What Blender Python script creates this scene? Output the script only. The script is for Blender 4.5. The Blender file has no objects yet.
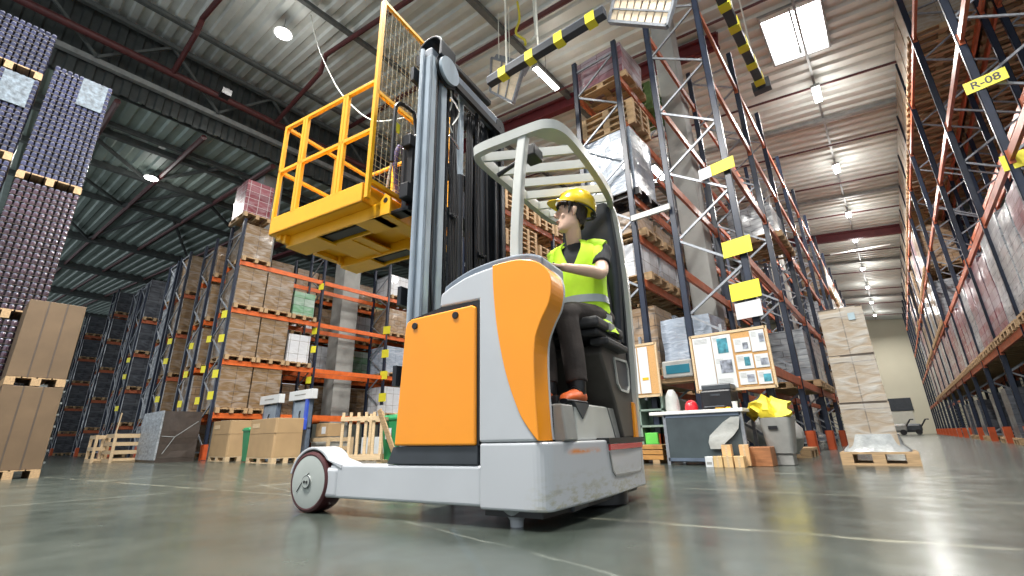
import bpy, math, random
from mathutils import Vector, Matrix, noise
C = bpy.context.scene.collection
R = math.radians
rnd = random.Random(7)

# ------------------------------------------------------------------ materials
def newmat(name):
    m = bpy.data.materials.new(name); m.use_nodes = True
    nt = m.node_tree; nt.nodes.clear()
    out = nt.nodes.new('ShaderNodeOutputMaterial')
    b = nt.nodes.new('ShaderNodeBsdfPrincipled')
    nt.links.new(b.outputs[0], out.inputs[0])
    return m, nt, b
def N(nt, t, **k):
    n = nt.nodes.new(t)
    for a, v in k.items():
        if a in n.inputs.keys() if isinstance(a, str) else False: n.inputs[a].default_value = v
        else: setattr(n, a, v)
    return n
def rgba(c): return (c[0], c[1], c[2], 1)
def ramp(nt, stops, src):
    r = nt.nodes.new('ShaderNodeValToRGB'); e = r.color_ramp.elements
    while len(e) < len(stops): e.new(.5)
    for i, (p, c) in enumerate(stops): e[i].position = p; e[i].color = rgba(c)
    nt.links.new(src, r.inputs[0]); return r.outputs[0]
def mat(name, col, rough=.5, metal=0, var=.12, scale=6, bump=0, bscale=40, coat=0, emis=0, uv=False, streak=None):
    """plain material whose colour wanders a little with a noise, so no surface is dead flat"""
    m, nt, b = newmat(name)
    tc = nt.nodes.new('ShaderNodeTexCoord'); src = tc.outputs['UV' if uv else 'Object']
    if streak:
        mp = nt.nodes.new('ShaderNodeMapping'); mp.inputs['Scale'].default_value = streak
        nt.links.new(src, mp.inputs[0]); src = mp.outputs[0]
    n = nt.nodes.new('ShaderNodeTexNoise'); n.inputs['Scale'].default_value = scale; n.inputs['Detail'].default_value = 5
    nt.links.new(src, n.inputs['Vector'])
    lo = [c*(1-var) for c in col]; hi = [min(1, c*(1+var)) for c in col]
    nt.links.new(ramp(nt, [(.3, lo), (.7, hi)], n.outputs[0]), b.inputs['Base Color'])
    b.inputs['Roughness'].default_value = rough; b.inputs['Metallic'].default_value = metal
    if coat: b.inputs['Coat Weight'].default_value = coat; b.inputs['Coat Roughness'].default_value = .15
    if bump:
        n2 = nt.nodes.new('ShaderNodeTexNoise'); n2.inputs['Scale'].default_value = bscale; n2.inputs['Detail'].default_value = 4
        nt.links.new(src, n2.inputs['Vector'])
        bp = nt.nodes.new('ShaderNodeBump'); bp.inputs['Strength'].default_value = bump; bp.inputs['Distance'].default_value = .02
        nt.links.new(n2.outputs[0], bp.inputs['Height']); nt.links.new(bp.outputs[0], b.inputs['Normal'])
    if emis:
        b.inputs['Emission Color'].default_value = rgba(col); b.inputs['Emission Strength'].default_value = emis
    return m
def cartons(name, c1, c2, gap, bw, bh, film=.35, rough=.4, filmcol=(.75, .78, .8), off=0., fscale=2.2):
    """stacked cartons under stretch film: seams from a brick pattern on the UVs, milky film streaks above"""
    m, nt, b = newmat(name)
    tc = nt.nodes.new('ShaderNodeTexCoord')
    br = nt.nodes.new('ShaderNodeTexBrick'); br.offset = off
    for k, v in (('Color1', rgba(c1)), ('Color2', rgba(c2)), ('Mortar', rgba(gap)), ('Scale', 1.), ('Mortar Size', .008), ('Brick Width', bw), ('Row Height', bh), ('Mortar Smooth', .3)):
        br.inputs[k].default_value = v
    nt.links.new(tc.outputs['UV'], br.inputs['Vector'])
    mp = nt.nodes.new('ShaderNodeMapping'); mp.inputs['Scale'].default_value = (1, 3.5, 1); mp.inputs['Rotation'].default_value = (0, 0, .35)
    nt.links.new(tc.outputs['UV'], mp.inputs[0])
    n = nt.nodes.new('ShaderNodeTexNoise'); n.inputs['Scale'].default_value = fscale; n.inputs['Detail'].default_value = 7; n.inputs['Distortion'].default_value = 1.2
    nt.links.new(mp.outputs[0], n.inputs['Vector'])
    f = ramp(nt, [(.42, (0, 0, 0)), (.75, (film, film, film))], n.outputs[0])
    mx = nt.nodes.new('ShaderNodeMix'); mx.data_type = 'RGBA'
    nt.links.new(f, mx.inputs['Factor']); nt.links.new(br.outputs['Color'], mx.inputs['A']); mx.inputs['B'].default_value = rgba(filmcol)
    nt.links.new(mx.outputs['Result'], b.inputs['Base Color'])
    b.inputs['Roughness'].default_value = rough
    if film > .1: b.inputs['Coat Weight'].default_value = .6; b.inputs['Coat Roughness'].default_value = .12
    bp = nt.nodes.new('ShaderNodeBump'); bp.inputs['Strength'].default_value = .35 if film > .1 else .1; bp.inputs['Distance'].default_value = .03
    nt.links.new(n.outputs[0], bp.inputs['Height']); nt.links.new(bp.outputs[0], b.inputs['Normal'])
    return m
M = {}
M['blue'] = mat('rack_navy_paint', (.013, .020, .040), .35, var=.25)
M['orange_beam'] = mat('beam_orange_paint', (.66, .13, .025), .38, var=.15)
M['beam_hazy'] = mat('beam_hazy_orange', (.44, .115, .05), .4, var=.2)  # duller copy of the beam orange; skylight haze put into the colour
M['orange_foot'] = mat('foot_guard_orange', (.48, .08, .02), .45)
M['galv'] = mat('galvanised_steel', (.27, .29, .32), .4, .4, var=.2, scale=20)
M['wood'] = mat('pallet_wood', (.42, .28, .15), .75, var=.3, scale=5, streak=(1, 12, 12))
M['greenwood'] = mat('green_painted_pallet_wood', (.12, .22, .07), .7, var=.3)
M['palewood'] = mat('fresh_wood', (.58, .43, .26), .7, var=.15, scale=5, streak=(1, 12, 12))
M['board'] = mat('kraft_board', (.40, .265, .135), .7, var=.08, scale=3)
M['boarddark'] = mat('kraft_board_dimmed', (.135, .088, .048), .7, var=.12, scale=3)  # kraft darkened: the dimness at this end is put into the colour
M['strap'] = mat('dark_strap', (.08, .06, .045), .5)
M['kraft'] = cartons('kraft_cartons_film', (.215, .132, .06), (.18, .11, .048), (.06, .035, .02), .42, .30, .30)
M['kraft2'] = cartons('kraft_cartons_loose', (.30, .19, .10), (.22, .135, .065), (.07, .04, .02), .3, .22, .25, off=.5)
M['red'] = cartons('red_white_trays_film', (.20, .03, .05), (.30, .25, .28), (.1, .03, .04), .40, .16, .45, filmcol=(.42, .40, .45))
M['red2'] = cartons('dark_red_cases', (.16, .02, .03), (.3, .1, .12), (.5, .48, .48), .30, .24, .35, filmcol=(.55, .5, .55))
M['grey'] = cartons('grey_sacks_film', (.3, .32, .34), (.22, .24, .27), (.08, .08, .09), .5, .14, .5, off=.5)
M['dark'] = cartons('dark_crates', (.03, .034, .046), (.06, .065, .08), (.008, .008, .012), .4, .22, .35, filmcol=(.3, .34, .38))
M['white'] = cartons('white_cases_film', (.62, .63, .66), (.5, .52, .56), (.2, .18, .17), .3, .42, .4)
M['silver'] = cartons('silver_film_load', (.33, .38, .46), (.26, .31, .38), (.16, .2, .25), .6, .5, .8, rough=.25, filmcol=(.56, .62, .70), fscale=4)
M['brownfilm'] = cartons('tan_cartons_clear_film', (.36, .29, .21), (.30, .23, .16), (.2, .16, .12), .9, .62, .7, rough=.3, filmcol=(.50, .51, .50), fscale=3)
M['green'] = cartons('green_cases', (.06, .25, .10), (.4, .45, .42), (.05, .1, .06), .4, .25, .3)
M['bluefilm'] = mat('blue_grey_film_patch', (.11, .145, .18), .6, var=.6, scale=14, bump=.6, bscale=16)
M['film'] = mat('clear_film', (.36, .38, .38), .18, var=.2, scale=9, bump=.6, bscale=12, coat=.5)
M['darkboard'] = mat('dark_brown_board', (.045, .033, .027), .5, var=.2, bump=.2, bscale=6, coat=.4)
M['silverfilm'] = mat('silver_film', (.30, .33, .36), .45, .1, var=.35, scale=8, bump=.8, bscale=10, streak=(1, 1, 2))
M['concrete'] = mat('column_concrete', (.36, .36, .34), .8, var=.15, scale=2.5, bump=.2, bscale=12)
M['redsteel'] = mat('red_oxide_steel', (.11, .014, .018), .5, var=.2)
M['pipe'] = mat('sprinkler_pipe_red', (.085, .02, .02), .45, var=.25)
M['purlin'] = mat('purlin_steel', (.12, .13, .125), .5, .3, var=.2)
M['purlinlight'] = mat('purlin_pale_steel', (.3, .31, .3), .5, .3, var=.2)
M['fascia'] = mat('fascia_sheet', (.055, .062, .06), .5, .2, var=.15)
M['wallcream'] = mat('end_wall_cream', (.68, .64, .50), .8, var=.05, scale=.4)
M['yellowsign'] = mat('sign_yellow', (.80, .72, .04), .5, var=.04)
M['paper'] = mat('white_paper', (.60, .62, .63), .6, var=.04)
M['ink'] = mat('black_ink', (.02, .02, .02), .5)
M['lampglow'] = mat('lamp_diffuser', (1, .99, .97), .5, var=0, emis=30)
M['skyglow'] = mat('skylight_pane', (1, 1, 1), .5, var=0, emis=16)
M['blueglow'] = mat('window_daylight', (.55, .75, 1), .5, var=0, emis=2.2)
M['white_paint'] = mat('truck_grey_paint', (.50, .52, .55), .32, var=.05, scale=3, coat=.4)
M['guardgrey'] = mat('guard_pale_paint', (.52, .53, .50), .35, var=.05, coat=.3)
M['orange'] = mat('truck_orange_paint', (.95, .325, .007), .3, var=.04, scale=2, coat=.5)
M['darkgrey'] = mat('truck_dark_plastic', (.045, .052, .062), .42, var=.15)
M['black'] = mat('black_plastic', (.012, .012, .014), .4, var=.3)
M['taupe'] = mat('console_taupe', (.075, .068, .06), .5, var=.15)
M['rubber'] = mat('seat_rubber', (.03, .03, .032), .6, var=.2, bump=.1)
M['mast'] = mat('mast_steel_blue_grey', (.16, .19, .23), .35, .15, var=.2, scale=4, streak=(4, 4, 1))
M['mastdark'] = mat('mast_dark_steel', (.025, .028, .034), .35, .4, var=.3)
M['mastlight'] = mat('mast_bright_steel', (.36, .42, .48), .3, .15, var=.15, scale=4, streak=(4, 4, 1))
M['chrome'] = mat('polished_rod', (.7, .72, .75), .15, .9, var=.05)
M['wheelrim'] = mat('wheel_disc_grey', (.40, .43, .41), .45, var=.08)
M['tyre'] = mat('polyurethane_tyre', (.06, .014, .016), .45, var=.2)
M['yellow'] = mat('platform_yellow', (.90, .44, .010), .4, var=.06, scale=5, coat=.2)
M['mesh'] = mat('mesh_wire', (.42, .38, .26), .5)
M['redlight'] = mat('tail_light_red', (.55, .02, .02), .25, coat=.5)
M['skin'] = mat('skin', (.80, .53, .40), .5, var=.05, scale=12)
M['vest'] = mat('vest_lime', (.56, .90, .03), .7, var=.06, scale=14, bump=.15, bscale=18)
M['reflect'] = mat('reflective_band', (.42, .46, .47), .35, .3, var=.1)
M['shirt'] = mat('black_shirt', (.02, .021, .025), .85, var=.2)
M['trousers'] = mat('brown_black_trousers', (.035, .027, .024), .85, var=.3, bump=.4, bscale=14)
M['hair'] = mat('dark_hair', (.022, .013, .009), .45, var=.4, scale=60, bump=.5, bscale=90)
M['helmet'] = mat('helmet_yellow', (.90, .60, .01), .28, var=.03, coat=.6)
M['shoe'] = mat('shoe_orange', (.75, .14, .03), .5)
M['lips'] = mat('lips', (.5, .2, .17), .5)
M['eyewhite'] = mat('eye_white', (.75, .74, .72), .3)
M['cork'] = mat('cork', (.55, .31, .12), .9, var=.12, scale=60)
M['photo1'] = mat('printed_photo', (.25, .27, .32), .4, var=.7, scale=14)
M['photo2'] = mat('printed_photo_teal', (.05, .22, .28), .4, var=.7, scale=14)
M['tabletop'] = mat('table_top_white', (.7, .7, .68), .4)
M['perspex'] = mat('smoked_panel', (.05, .065, .07), .12, var=.3, scale=2, coat=.5)
M['bluesteel'] = mat('blue_steel', (.10, .13, .18), .4, var=.15)
M['bluebox'] = mat('blue_plastic', (.04, .09, .5), .4)
M['bingreen'] = mat('green_bin_plastic', (.02, .22, .08), .4, var=.1)
M['bingrey'] = mat('light_grey_bin', (.27, .27, .255), .5, var=.15)
M['sackyellow'] = mat('yellow_sack', (.72, .58, .04), .5, bump=.5, bscale=8, var=.2)
M['sackwhite'] = mat('pale_plastic_bag', (.42, .43, .41), .4, bump=.7, bscale=8, var=.15, coat=.4)
M['redplastic'] = mat('red_plastic', (.6, .02, .03), .3, coat=.5)
M['gatedark'] = mat('gate_bar_dark', (.03, .035, .045), .4)
M['slat'] = mat('slat_tan', (.7, .58, .42), .6, var=.1)
M['cord'] = mat('pale_cord', (.7, .7, .62), .5)
M['cordyellow'] = mat('yellow_hose', (.7, .62, .05), .5)
M['tote'] = cartons('grey_totes', (.30, .33, .33), (.24, .27, .27), (.1, .11, .11), .6, .2, .05)
M['jarglass'] = mat('jar_glass_purple', (.05, .055, .11), .2, .1, var=.5, scale=3, coat=.8)
M['jarlid'] = mat('jar_band_pale', (.20, .21, .28), .3, .2, var=.2)
M['jarbrown'] = mat('jar_glass_brown', (.06, .035, .05), .2, .1, var=.5, scale=3, coat=.8)
M['glass'] = mat('blue_glass', (.2, .35, .5), .1)

def floor_material():
    m, nt, b = newmat('polished_concrete_floor')
    tc = nt.nodes.new('ShaderNodeTexCoord'); L = nt.links.new
    n = nt.nodes.new('ShaderNodeTexNoise'); n.inputs['Scale'].default_value = .9; n.inputs['Detail'].default_value = 8; n.inputs['Roughness'].default_value = .62
    L(tc.outputs['Object'], n.inputs['Vector'])
    base = ramp(nt, [(.25, (.026, .034, .029)), (.5, (.048, .058, .049)), (.78, (.082, .092, .078))], n.outputs[0])
    # pale joint and paint-line remains running across the floor, slightly wandering
    n3 = nt.nodes.new('ShaderNodeTexNoise'); n3.inputs['Scale'].default_value = 3; n3.inputs['Detail'].default_value = 6
    L(tc.outputs['Object'], n3.inputs['Vector'])
    sx = nt.nodes.new('ShaderNodeSeparateXYZ'); L(tc.outputs['Object'], sx.inputs[0])
    col = base
    def line(expr_axis, pos, width, colr, amt, k=(0, 0)):
        nonlocal col
        # distance |a*x + b*y - pos|
        mu = nt.nodes.new('ShaderNodeMath'); mu.operation = 'MULTIPLY'; mu.inputs[1].default_value = expr_axis[0]; L(sx.outputs[0], mu.inputs[0])
        mv = nt.nodes.new('ShaderNodeMath'); mv.operation = 'MULTIPLY_ADD'; mv.inputs[1].default_value = expr_axis[1]; L(sx.outputs[1], mv.inputs[0]); L(mu.outputs[0], mv.inputs[2])
        w = nt.nodes.new('ShaderNodeMath'); w.operation = 'MULTIPLY_ADD'; w.inputs[1].default_value = .12; L(n3.outputs[0], w.inputs[0]); L(mv.outputs[0], w.inputs[2])
        s = nt.nodes.new('ShaderNodeMath'); s.operation = 'SUBTRACT'; s.inputs[1].default_value = pos + .06; L(w.outputs[0], s.inputs[0])
        a = nt.nodes.new('ShaderNodeMath'); a.operation = 'ABSOLUTE'; L(s.outputs[0], a.inputs[0])
        r = nt.nodes.new('ShaderNodeMapRange'); r.inputs['From Min'].default_value = 0; r.inputs['From Max'].default_value = width; r.inputs['To Min'].default_value = amt; r.inputs['To Max'].default_value = 0
        L(a.outputs[0], r.inputs['Value'])
        g = nt.nodes.new('ShaderNodeMath'); g.operation = 'MULTIPLY'; L(r.outputs[0], g.inputs[0])
        gr = nt.nodes.new('ShaderNodeMapRange'); gr.inputs['From Min'].default_value = .38; gr.inputs['From Max'].default_value = .6; L(n3.outputs[0], gr.inputs['Value'])
        L(gr.outputs[0], g.inputs[1])
        mx = nt.nodes.new('ShaderNodeMix'); mx.data_type = 'RGBA'; L(g.outputs[0], mx.inputs['Factor']); L(col, mx.inputs['A']); mx.inputs['B'].default_value = rgba(colr)
        col = mx.outputs['Result']
    line((-.12, 1), 2.32, .034, (.34, .34, .26), .6)
    line((-.03, 1), 3.72, .045, (.32, .33, .26), .6)
    line((.2, 1), 1.2, .015, (.3, .32, .28), .5)
    line((0, 1), 5.4, .05, (.36, .38, .32), .7)
    line((1, -.1), -5.1, .04, (.36, .38, .32), .5)
    line((1, .0), -7.6, .05, (.34, .36, .30), .6)
    line((.75, 1), .34, .028, (.05, .07, .075), .9)
    L(col, b.inputs['Base Color'])
    n2 = nt.nodes.new('ShaderNodeTexNoise'); n2.inputs['Scale'].default_value = 5; n2.inputs['Detail'].default_value = 7
    L(tc.outputs['Object'], n2.inputs['Vector'])
    rr = nt.nodes.new('ShaderNodeMapRange'); rr.inputs['To Min'].default_value = .10; rr.inputs['To Max'].default_value = .34; L(n2.outputs[0], rr.inputs['Value'])
    L(rr.outputs[0], b.inputs['Roughness'])
    bp = nt.nodes.new('ShaderNodeBump'); bp.inputs['Strength'].default_value = .05; bp.inputs['Distance'].default_value = .02
    L(n2.outputs[0], bp.inputs['Height']); L(bp.outputs[0], b.inputs['Normal'])
    b.inputs['Specular IOR Level'].default_value = .7
    return m
def skirt_material():
    m, nt, b = newmat('truck_skirt_scuffed_paint'); L = nt.links.new
    tc = nt.nodes.new('ShaderNodeTexCoord')
    mp = nt.nodes.new('ShaderNodeMapping'); mp.inputs['Scale'].default_value = (3, 3, 9); L(tc.outputs['Object'], mp.inputs[0])
    n = nt.nodes.new('ShaderNodeTexNoise'); n.inputs['Scale'].default_value = 3.2; n.inputs['Detail'].default_value = 9; n.inputs['Roughness'].default_value = .7; L(mp.outputs[0], n.inputs['Vector'])
    sx = nt.nodes.new('ShaderNodeSeparateXYZ'); L(tc.outputs['Object'], sx.inputs[0])
    h = nt.nodes.new('ShaderNodeMapRange'); h.inputs['From Min'].default_value = .08; h.inputs['From Max'].default_value = .24; h.inputs['To Min'].default_value = 1; h.inputs['To Max'].default_value = 0; L(sx.outputs[2], h.inputs['Value'])
    u = nt.nodes.new('ShaderNodeMapRange'); u.inputs['From Min'].default_value = 1.42; u.inputs['From Max'].default_value = 1.55; L(sx.outputs[0], u.inputs['Value'])
    w = nt.nodes.new('ShaderNodeMath'); w.operation = 'MULTIPLY'; L(h.outputs[0], w.inputs[0]); L(u.outputs[0], w.inputs[1])
    s = ramp(nt, [(.47, (0, 0, 0)), (.56, (1, 1, 1))], n.outputs[0])
    f = nt.nodes.new('ShaderNodeMath'); f.operation = 'MULTIPLY'; L(w.outputs[0], f.inputs[0]); L(s, f.inputs[1])
    scuff = ramp(nt, [(.40, (.16, .22, .26)), (.55, (.40, .38, .28)), (.68, (.2, .2, .18))], n.outputs[0])
    mx = nt.nodes.new('ShaderNodeMix'); mx.data_type = 'RGBA'; L(f.outputs[0], mx.inputs['Factor']); mx.inputs['A'].default_value = (.50, .52, .55, 1); L(scuff, mx.inputs['B'])
    # orange rub mark high on the rear face
    v1 = nt.nodes.new('ShaderNodeMath'); v1.operation = 'SUBTRACT'; v1.inputs[1].default_value = .315; L(sx.outputs[2], v1.inputs[0])
    v2 = nt.nodes.new('ShaderNodeMath'); v2.operation = 'ABSOLUTE'; L(v1.outputs[0], v2.inputs[0])
    v3 = nt.nodes.new('ShaderNodeMapRange'); v3.inputs['From Max'].default_value = .018; v3.inputs['To Min'].default_value = 1; v3.inputs['To Max'].default_value = 0; L(v2.outputs[0], v3.inputs['Value'])
    y1 = nt.nodes.new('ShaderNodeMath'); y1.operation = 'SUBTRACT'; y1.inputs[1].default_value = .37; L(sx.outputs[1], y1.inputs[0])
    y2 = nt.nodes.new('ShaderNodeMath'); y2.operation = 'ABSOLUTE'; L(y1.outputs[0], y2.inputs[0])
    y3 = nt.nodes.new('ShaderNodeMapRange'); y3.inputs['From Min'].default_value = .12; y3.inputs['From Max'].default_value = .2; y3.inputs['To Min'].default_value = 1; y3.inputs['To Max'].default_value = 0; L(y2.outputs[0], y3.inputs['Value'])
    g = nt.nodes.new('ShaderNodeMath'); g.operation = 'MULTIPLY'; L(v3.outputs[0], g.inputs[0]); L(y3.outputs[0], g.inputs[1])
    g2 = nt.nodes.new('ShaderNodeMath'); g2.operation = 'MULTIPLY'; L(g.outputs[0], g2.inputs[0]); L(ramp(nt, [(.4, (0, 0, 0)), (.55, (1, 1, 1))], n.outputs[0]), g2.inputs[1])
    mx2 = nt.nodes.new('ShaderNodeMix'); mx2.data_type = 'RGBA'; L(g2.outputs[0], mx2.inputs['Factor']); L(mx.outputs['Result'], mx2.inputs['A']); mx2.inputs['B'].default_value = (.75, .25, .03, 1)
    L(mx2.outputs['Result'], b.inputs['Base Color']); b.inputs['Roughness'].default_value = .32; b.inputs['Coat Weight'].default_value = .4
    return m
M['skirt'] = skirt_material()

# ------------------------------------------------------------------ mesh building
class MB:
    def __init__(s): s.v = []; s.f = []; s.sm = []; s.mi = []; s.cur = 0
    def add(s, vs, fs, smooth=False):
        o = len(s.v); s.v += [tuple(v) for v in vs]
        for f in fs: s.f.append(tuple(i+o for i in f)); s.sm.append(smooth); s.mi.append(s.cur)
        return s
    def box(s, a, b):
        x0, y0, z0 = [min(p, q) for p, q in zip(a, b)]; x1, y1, z1 = [max(p, q) for p, q in zip(a, b)]
        return s.add([(x0,y0,z0),(x1,y0,z0),(x1,y1,z0),(x0,y1,z0),(x0,y0,z1),(x1,y0,z1),(x1,y1,z1),(x0,y1,z1)],
                     [(0,3,2,1),(4,5,6,7),(0,1,5,4),(1,2,6,5),(2,3,7,6),(3,0,4,7)])
    def bar(s, p, q, w, h, up=(0, 0, 1)):
        """box of width w and height h from p to q"""
        p, q = Vector(p), Vector(q); d = (q-p).normalized(); u = Vector(up)
        if abs(d.dot(u)) > .98: u = Vector((0, 1, 0))
        r = d.cross(u).normalized(); u = r.cross(d).normalized(); r *= w/2; u *= h/2
        vs = [p-r-u, p+r-u, p+r+u, p-r+u, q-r-u, q+r-u, q+r+u, q-r+u]
        return s.add(vs, [(0,1,2,3),(4,7,6,5),(0,4,5,1),(1,5,6,2),(2,6,7,3),(3,7,4,0)])
    def tube(s, pts, r, n=8, closed=False, caps=True, flat=None):
        """swept round tube; r a number or one per point; flat=(w,h) gives an oval section"""
        pts = [Vector(p) for p in pts]; m = len(pts); rs = r if isinstance(r, (list, tuple)) else [r]*m
        prev = None; rings = []
        for i, p in enumerate(pts):
            a = pts[i-1] if (i > 0 or closed) else p; b = pts[(i+1) % m] if (i < m-1 or closed) else p
            d = (b-a).normalized()
            if prev is None:
                u = Vector((0, 0, 1)) if abs(d.z) < .9 else Vector((1, 0, 0))
            else: u = prev
            u = (u - d*u.dot(d)).normalized(); prev = u; w = d.cross(u)
            rings.append([p + (u*math.cos(2*math.pi*k/n) + w*math.sin(2*math.pi*k/n))*rs[i] for k in range(n)])
        vs = [v for g in rings for v in g]; fs = []
        for i in range(m if closed else m-1):
            j = (i+1) % m
            for k in range(n):
                l = (k+1) % n; fs.append((i*n+k, i*n+l, j*n+l, j*n+k))
        s.add(vs, fs, True)
        if caps and not closed:
            s.add(rings[0], [tuple(range(n))[::-1]]); s.add(rings[-1], [tuple(range(n))])
        return s
    def cyl(s, p, q, r, r2=None, n=20): return s.tube([p, q], [r, r if r2 is None else r2], n)
    def loft(s, rings, caps=True, smooth=True):
        n = len(rings[0]); vs = [v for g in rings for v in g]; fs = []
        for i in range(len(rings)-1):
            for k in range(n):
                l = (k+1) % n; fs.append((i*n+k, i*n+l, (i+1)*n+l, (i+1)*n+k))
        s.add(vs, fs, smooth)
        if caps: s.add(rings[0], [tuple(range(n))[::-1]], smooth); s.add(rings[-1], [tuple(range(n))], smooth)
        return s
    def prism(s, poly, a, b, axis=2):
        """extrude a 2-D polygon along an axis (0: poly in yz, 1: in xz, 2: in xy) from a to b"""
        def P(p, t): return (t, p[0], p[1]) if axis == 0 else (p[0], t, p[1]) if axis == 1 else (p[0], p[1], t)
        n = len(poly); vs = [P(p, a) for p in poly] + [P(p, b) for p in poly]
        fs = [tuple(range(n))[::-1], tuple(range(n, 2*n))] + [(i, (i+1) % n, n+(i+1) % n, n+i) for i in range(n)]
        return s.add(vs, fs)
    def lathe(s, c, prof, n=24, axis=2):
        """prof: (radius, height) pairs round the axis through c"""
        rings = []
        for r, h in prof:
            g = []
            for k in range(n):
                a = 2*math.pi*k/n; x, y = r*math.cos(a), r*math.sin(a)
                g.append((c[0]+x, c[1]+y, c[2]+h) if axis == 2 else (c[0]+x, c[1]+h, c[2]+y) if axis == 1 else (c[0]+h, c[1]+x, c[2]+y))
            rings.append(g)
        return s.loft(rings)
    def build(s, name, m, parent=None, bevel=0, seg=2, subd=0, kind=None, label=None, remesh=0):
        me = bpy.data.meshes.new(name); me.from_pydata(s.v, [], s.f)
        ms = m if isinstance(m, (list, tuple)) else [m]
        for x in ms: me.materials.append(M[x] if isinstance(x, str) else x)
        uv = me.uv_layers.new(name='UVMap').data
        for i, p in enumerate(me.polygons):
            p.use_smooth = s.sm[i]; p.material_index = s.mi[i]
            n = p.normal; ax = max(range(3), key=lambda k: abs(n[k]))
            for li in p.loop_indices:
                c = me.vertices[me.loops[li].vertex_index].co
                uv[li].uv = (c.y, c.z) if ax == 0 else (c.x, c.z) if ax == 1 else (c.x, c.y)
        me.validate(); me.update()
        if any(s.sm): me.set_sharp_from_angle(angle=R(42))
        o = bpy.data.objects.new(name, me); C.objects.link(o)
        if parent: o.parent = parent
        if kind: o['kind'] = kind
        if label: o['label'] = label
        if remesh:
            q = o.modifiers.new('r', 'REMESH'); q.mode = 'VOXEL'; q.voxel_size = remesh; q.use_smooth_shade = True
        if bevel:
            q = o.modifiers.new('b', 'BEVEL'); q.width = bevel; q.segments = seg; q.limit_method = 'ANGLE'; q.angle_limit = R(40)
            q.harden_normals = False
        if subd:
            q = o.modifiers.new('s', 'SUBSURF'); q.levels = subd; q.render_levels = subd
        return o
def root(name, label, cat, loc=(0, 0, 0), rz=0, group=None):
    o = bpy.data.objects.new(name, None); C.objects.link(o); o.location = loc; o.rotation_euler = (0, 0, rz)
    o.empty_display_size = .1
    o['label'] = label; o['category'] = cat
    if group: o['group'] = group
    return o
def tag(o, label, cat, group=None):
    o['label'] = label; o['category'] = cat
    if group: o['group'] = group
    return o
def copy_tree(o, parent=None):
    c = o.copy(); C.objects.link(c); c.parent = parent
    if parent is not None: c.matrix_parent_inverse = o.matrix_parent_inverse.copy()
    for ch in kids.get(o.name, []): copy_tree(ch, c)
    return c
kids = {}
def reg(p, *ch): kids.setdefault(p.name, []).extend(ch)
def inst(mesh_obj, name, parent, loc, rz=0, scale=None):
    c = mesh_obj.copy(); c.name = name; C.objects.link(c); c.parent = parent; c.location = loc; c.rotation_euler = (0, 0, rz)
    if scale: c.scale = scale
    return c
def catmull(pts, n=6, closed=False):
    P = [Vector(p) for p in pts]; m = len(P); out = []
    for i in range(m if closed else m-1):
        p0 = P[(i-1) % m] if (closed or i > 0) else P[0]; p1 = P[i]; p2 = P[(i+1) % m]
        p3 = P[(i+2) % m] if (closed or i < m-2) else P[-1]
        for k in range(n):
            t = k/n
            out.append(.5*((2*p1)+(p2-p0)*t+(2*p0-5*p1+4*p2-p3)*t*t+(3*p1-p0-3*p2+p3)*t**3))
    if not closed: out.append(P[-1])
    return out

# ------------------------------------------------------------------ camera
def cam():
    y, p, r = R(-39.1), R(18.3), R(-1.28)
    f = Vector((math.sin(y)*math.cos(p), math.cos(y)*math.cos(p), math.sin(p)))
    rt = Vector((math.cos(y), -math.sin(y), 0)); up = rt.cross(f)
    X = math.cos(r)*rt + math.sin(r)*up; U = -math.sin(r)*rt + math.cos(r)*up
    cd = bpy.data.cameras.new('camera'); o = bpy.data.objects.new('camera', cd); C.objects.link(o)
    m = Matrix.Identity(4)
    for i in range(3): m[i][0] = X[i]; m[i][1] = U[i]; m[i][2] = -f[i]; m[i][3] = (0, 0, .38)[i]
    o.matrix_world = m; cd.sensor_width = 36; cd.lens = 36*455/1024; cd.clip_end = 300
    cd.dof.use_dof = False
    bpy.context.scene.camera = o
cam()
# ------------------------------------------------------------------ the building
def struct(o): o['kind'] = 'structure'; return o
MB_ = MB
struct(MB().box((-130, -6, -.2), (9, 56, 0)).build('floor', floor_material()))
roofA = lambda x: 10.4 - .13*x
roofB = lambda x: 10.0 + .12*(-15.3-x)
def corrugated(x0, x1, y0, y1, fn, pitch=.42, depth=.075):
    """trapezoidal sheet roof, ribs running across the hall"""
    b = MB(); y = y0; prof = []
    while y < y1:
        prof += [(y, 0), (y+pitch*.38, 0), (y+pitch*.5, depth), (y+pitch*.88, depth)]; y += pitch
    n = len(prof); vs = []
    for x in (x0, x1):
        z = fn(x)
        vs += [(x, p[0], z+p[1]) for p in prof]
    b.add(vs, [(i, i+1, n+i+1, n+i) for i in range(n-1)])
    top = [(x, y, fn(x)+.25) for x in (x0, x1) for y in (y0, y1)]
    b.add(top, [(0, 2, 3, 1)])
    return b
roofmat = mat('roof_sheet_pale', (.62, .64, .60), .5, .1, var=.08, scale=2)
# main roof, left open where the skylight sits
SX0, SX1, SY0, SY1 = -.64, .68, 11.0, 13.05
struct(corrugated(-15.3, SX0, -5, 56, roofA).build('ceiling', roofmat))
struct(corrugated(SX1, 8.5, -5, 56, roofA).build('ceiling', roofmat))
struct(corrugated(SX0, SX1, -5, SY0, roofA).build('ceiling', roofmat))
struct(corrugated(SX0, SX1, SY1, 56, roofA).build('ceiling', roofmat))
roofmatB = mat('roof_sheet_dimmed_green', (.30, .37, .33), .5, .1, var=.1, scale=2)  # roof sheet copy, darkened so its colour carries the dimness beyond the girder
struct(corrugated(-130, -15.3, -5, 56, roofB, .5).build('ceiling', roofmatB))
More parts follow.
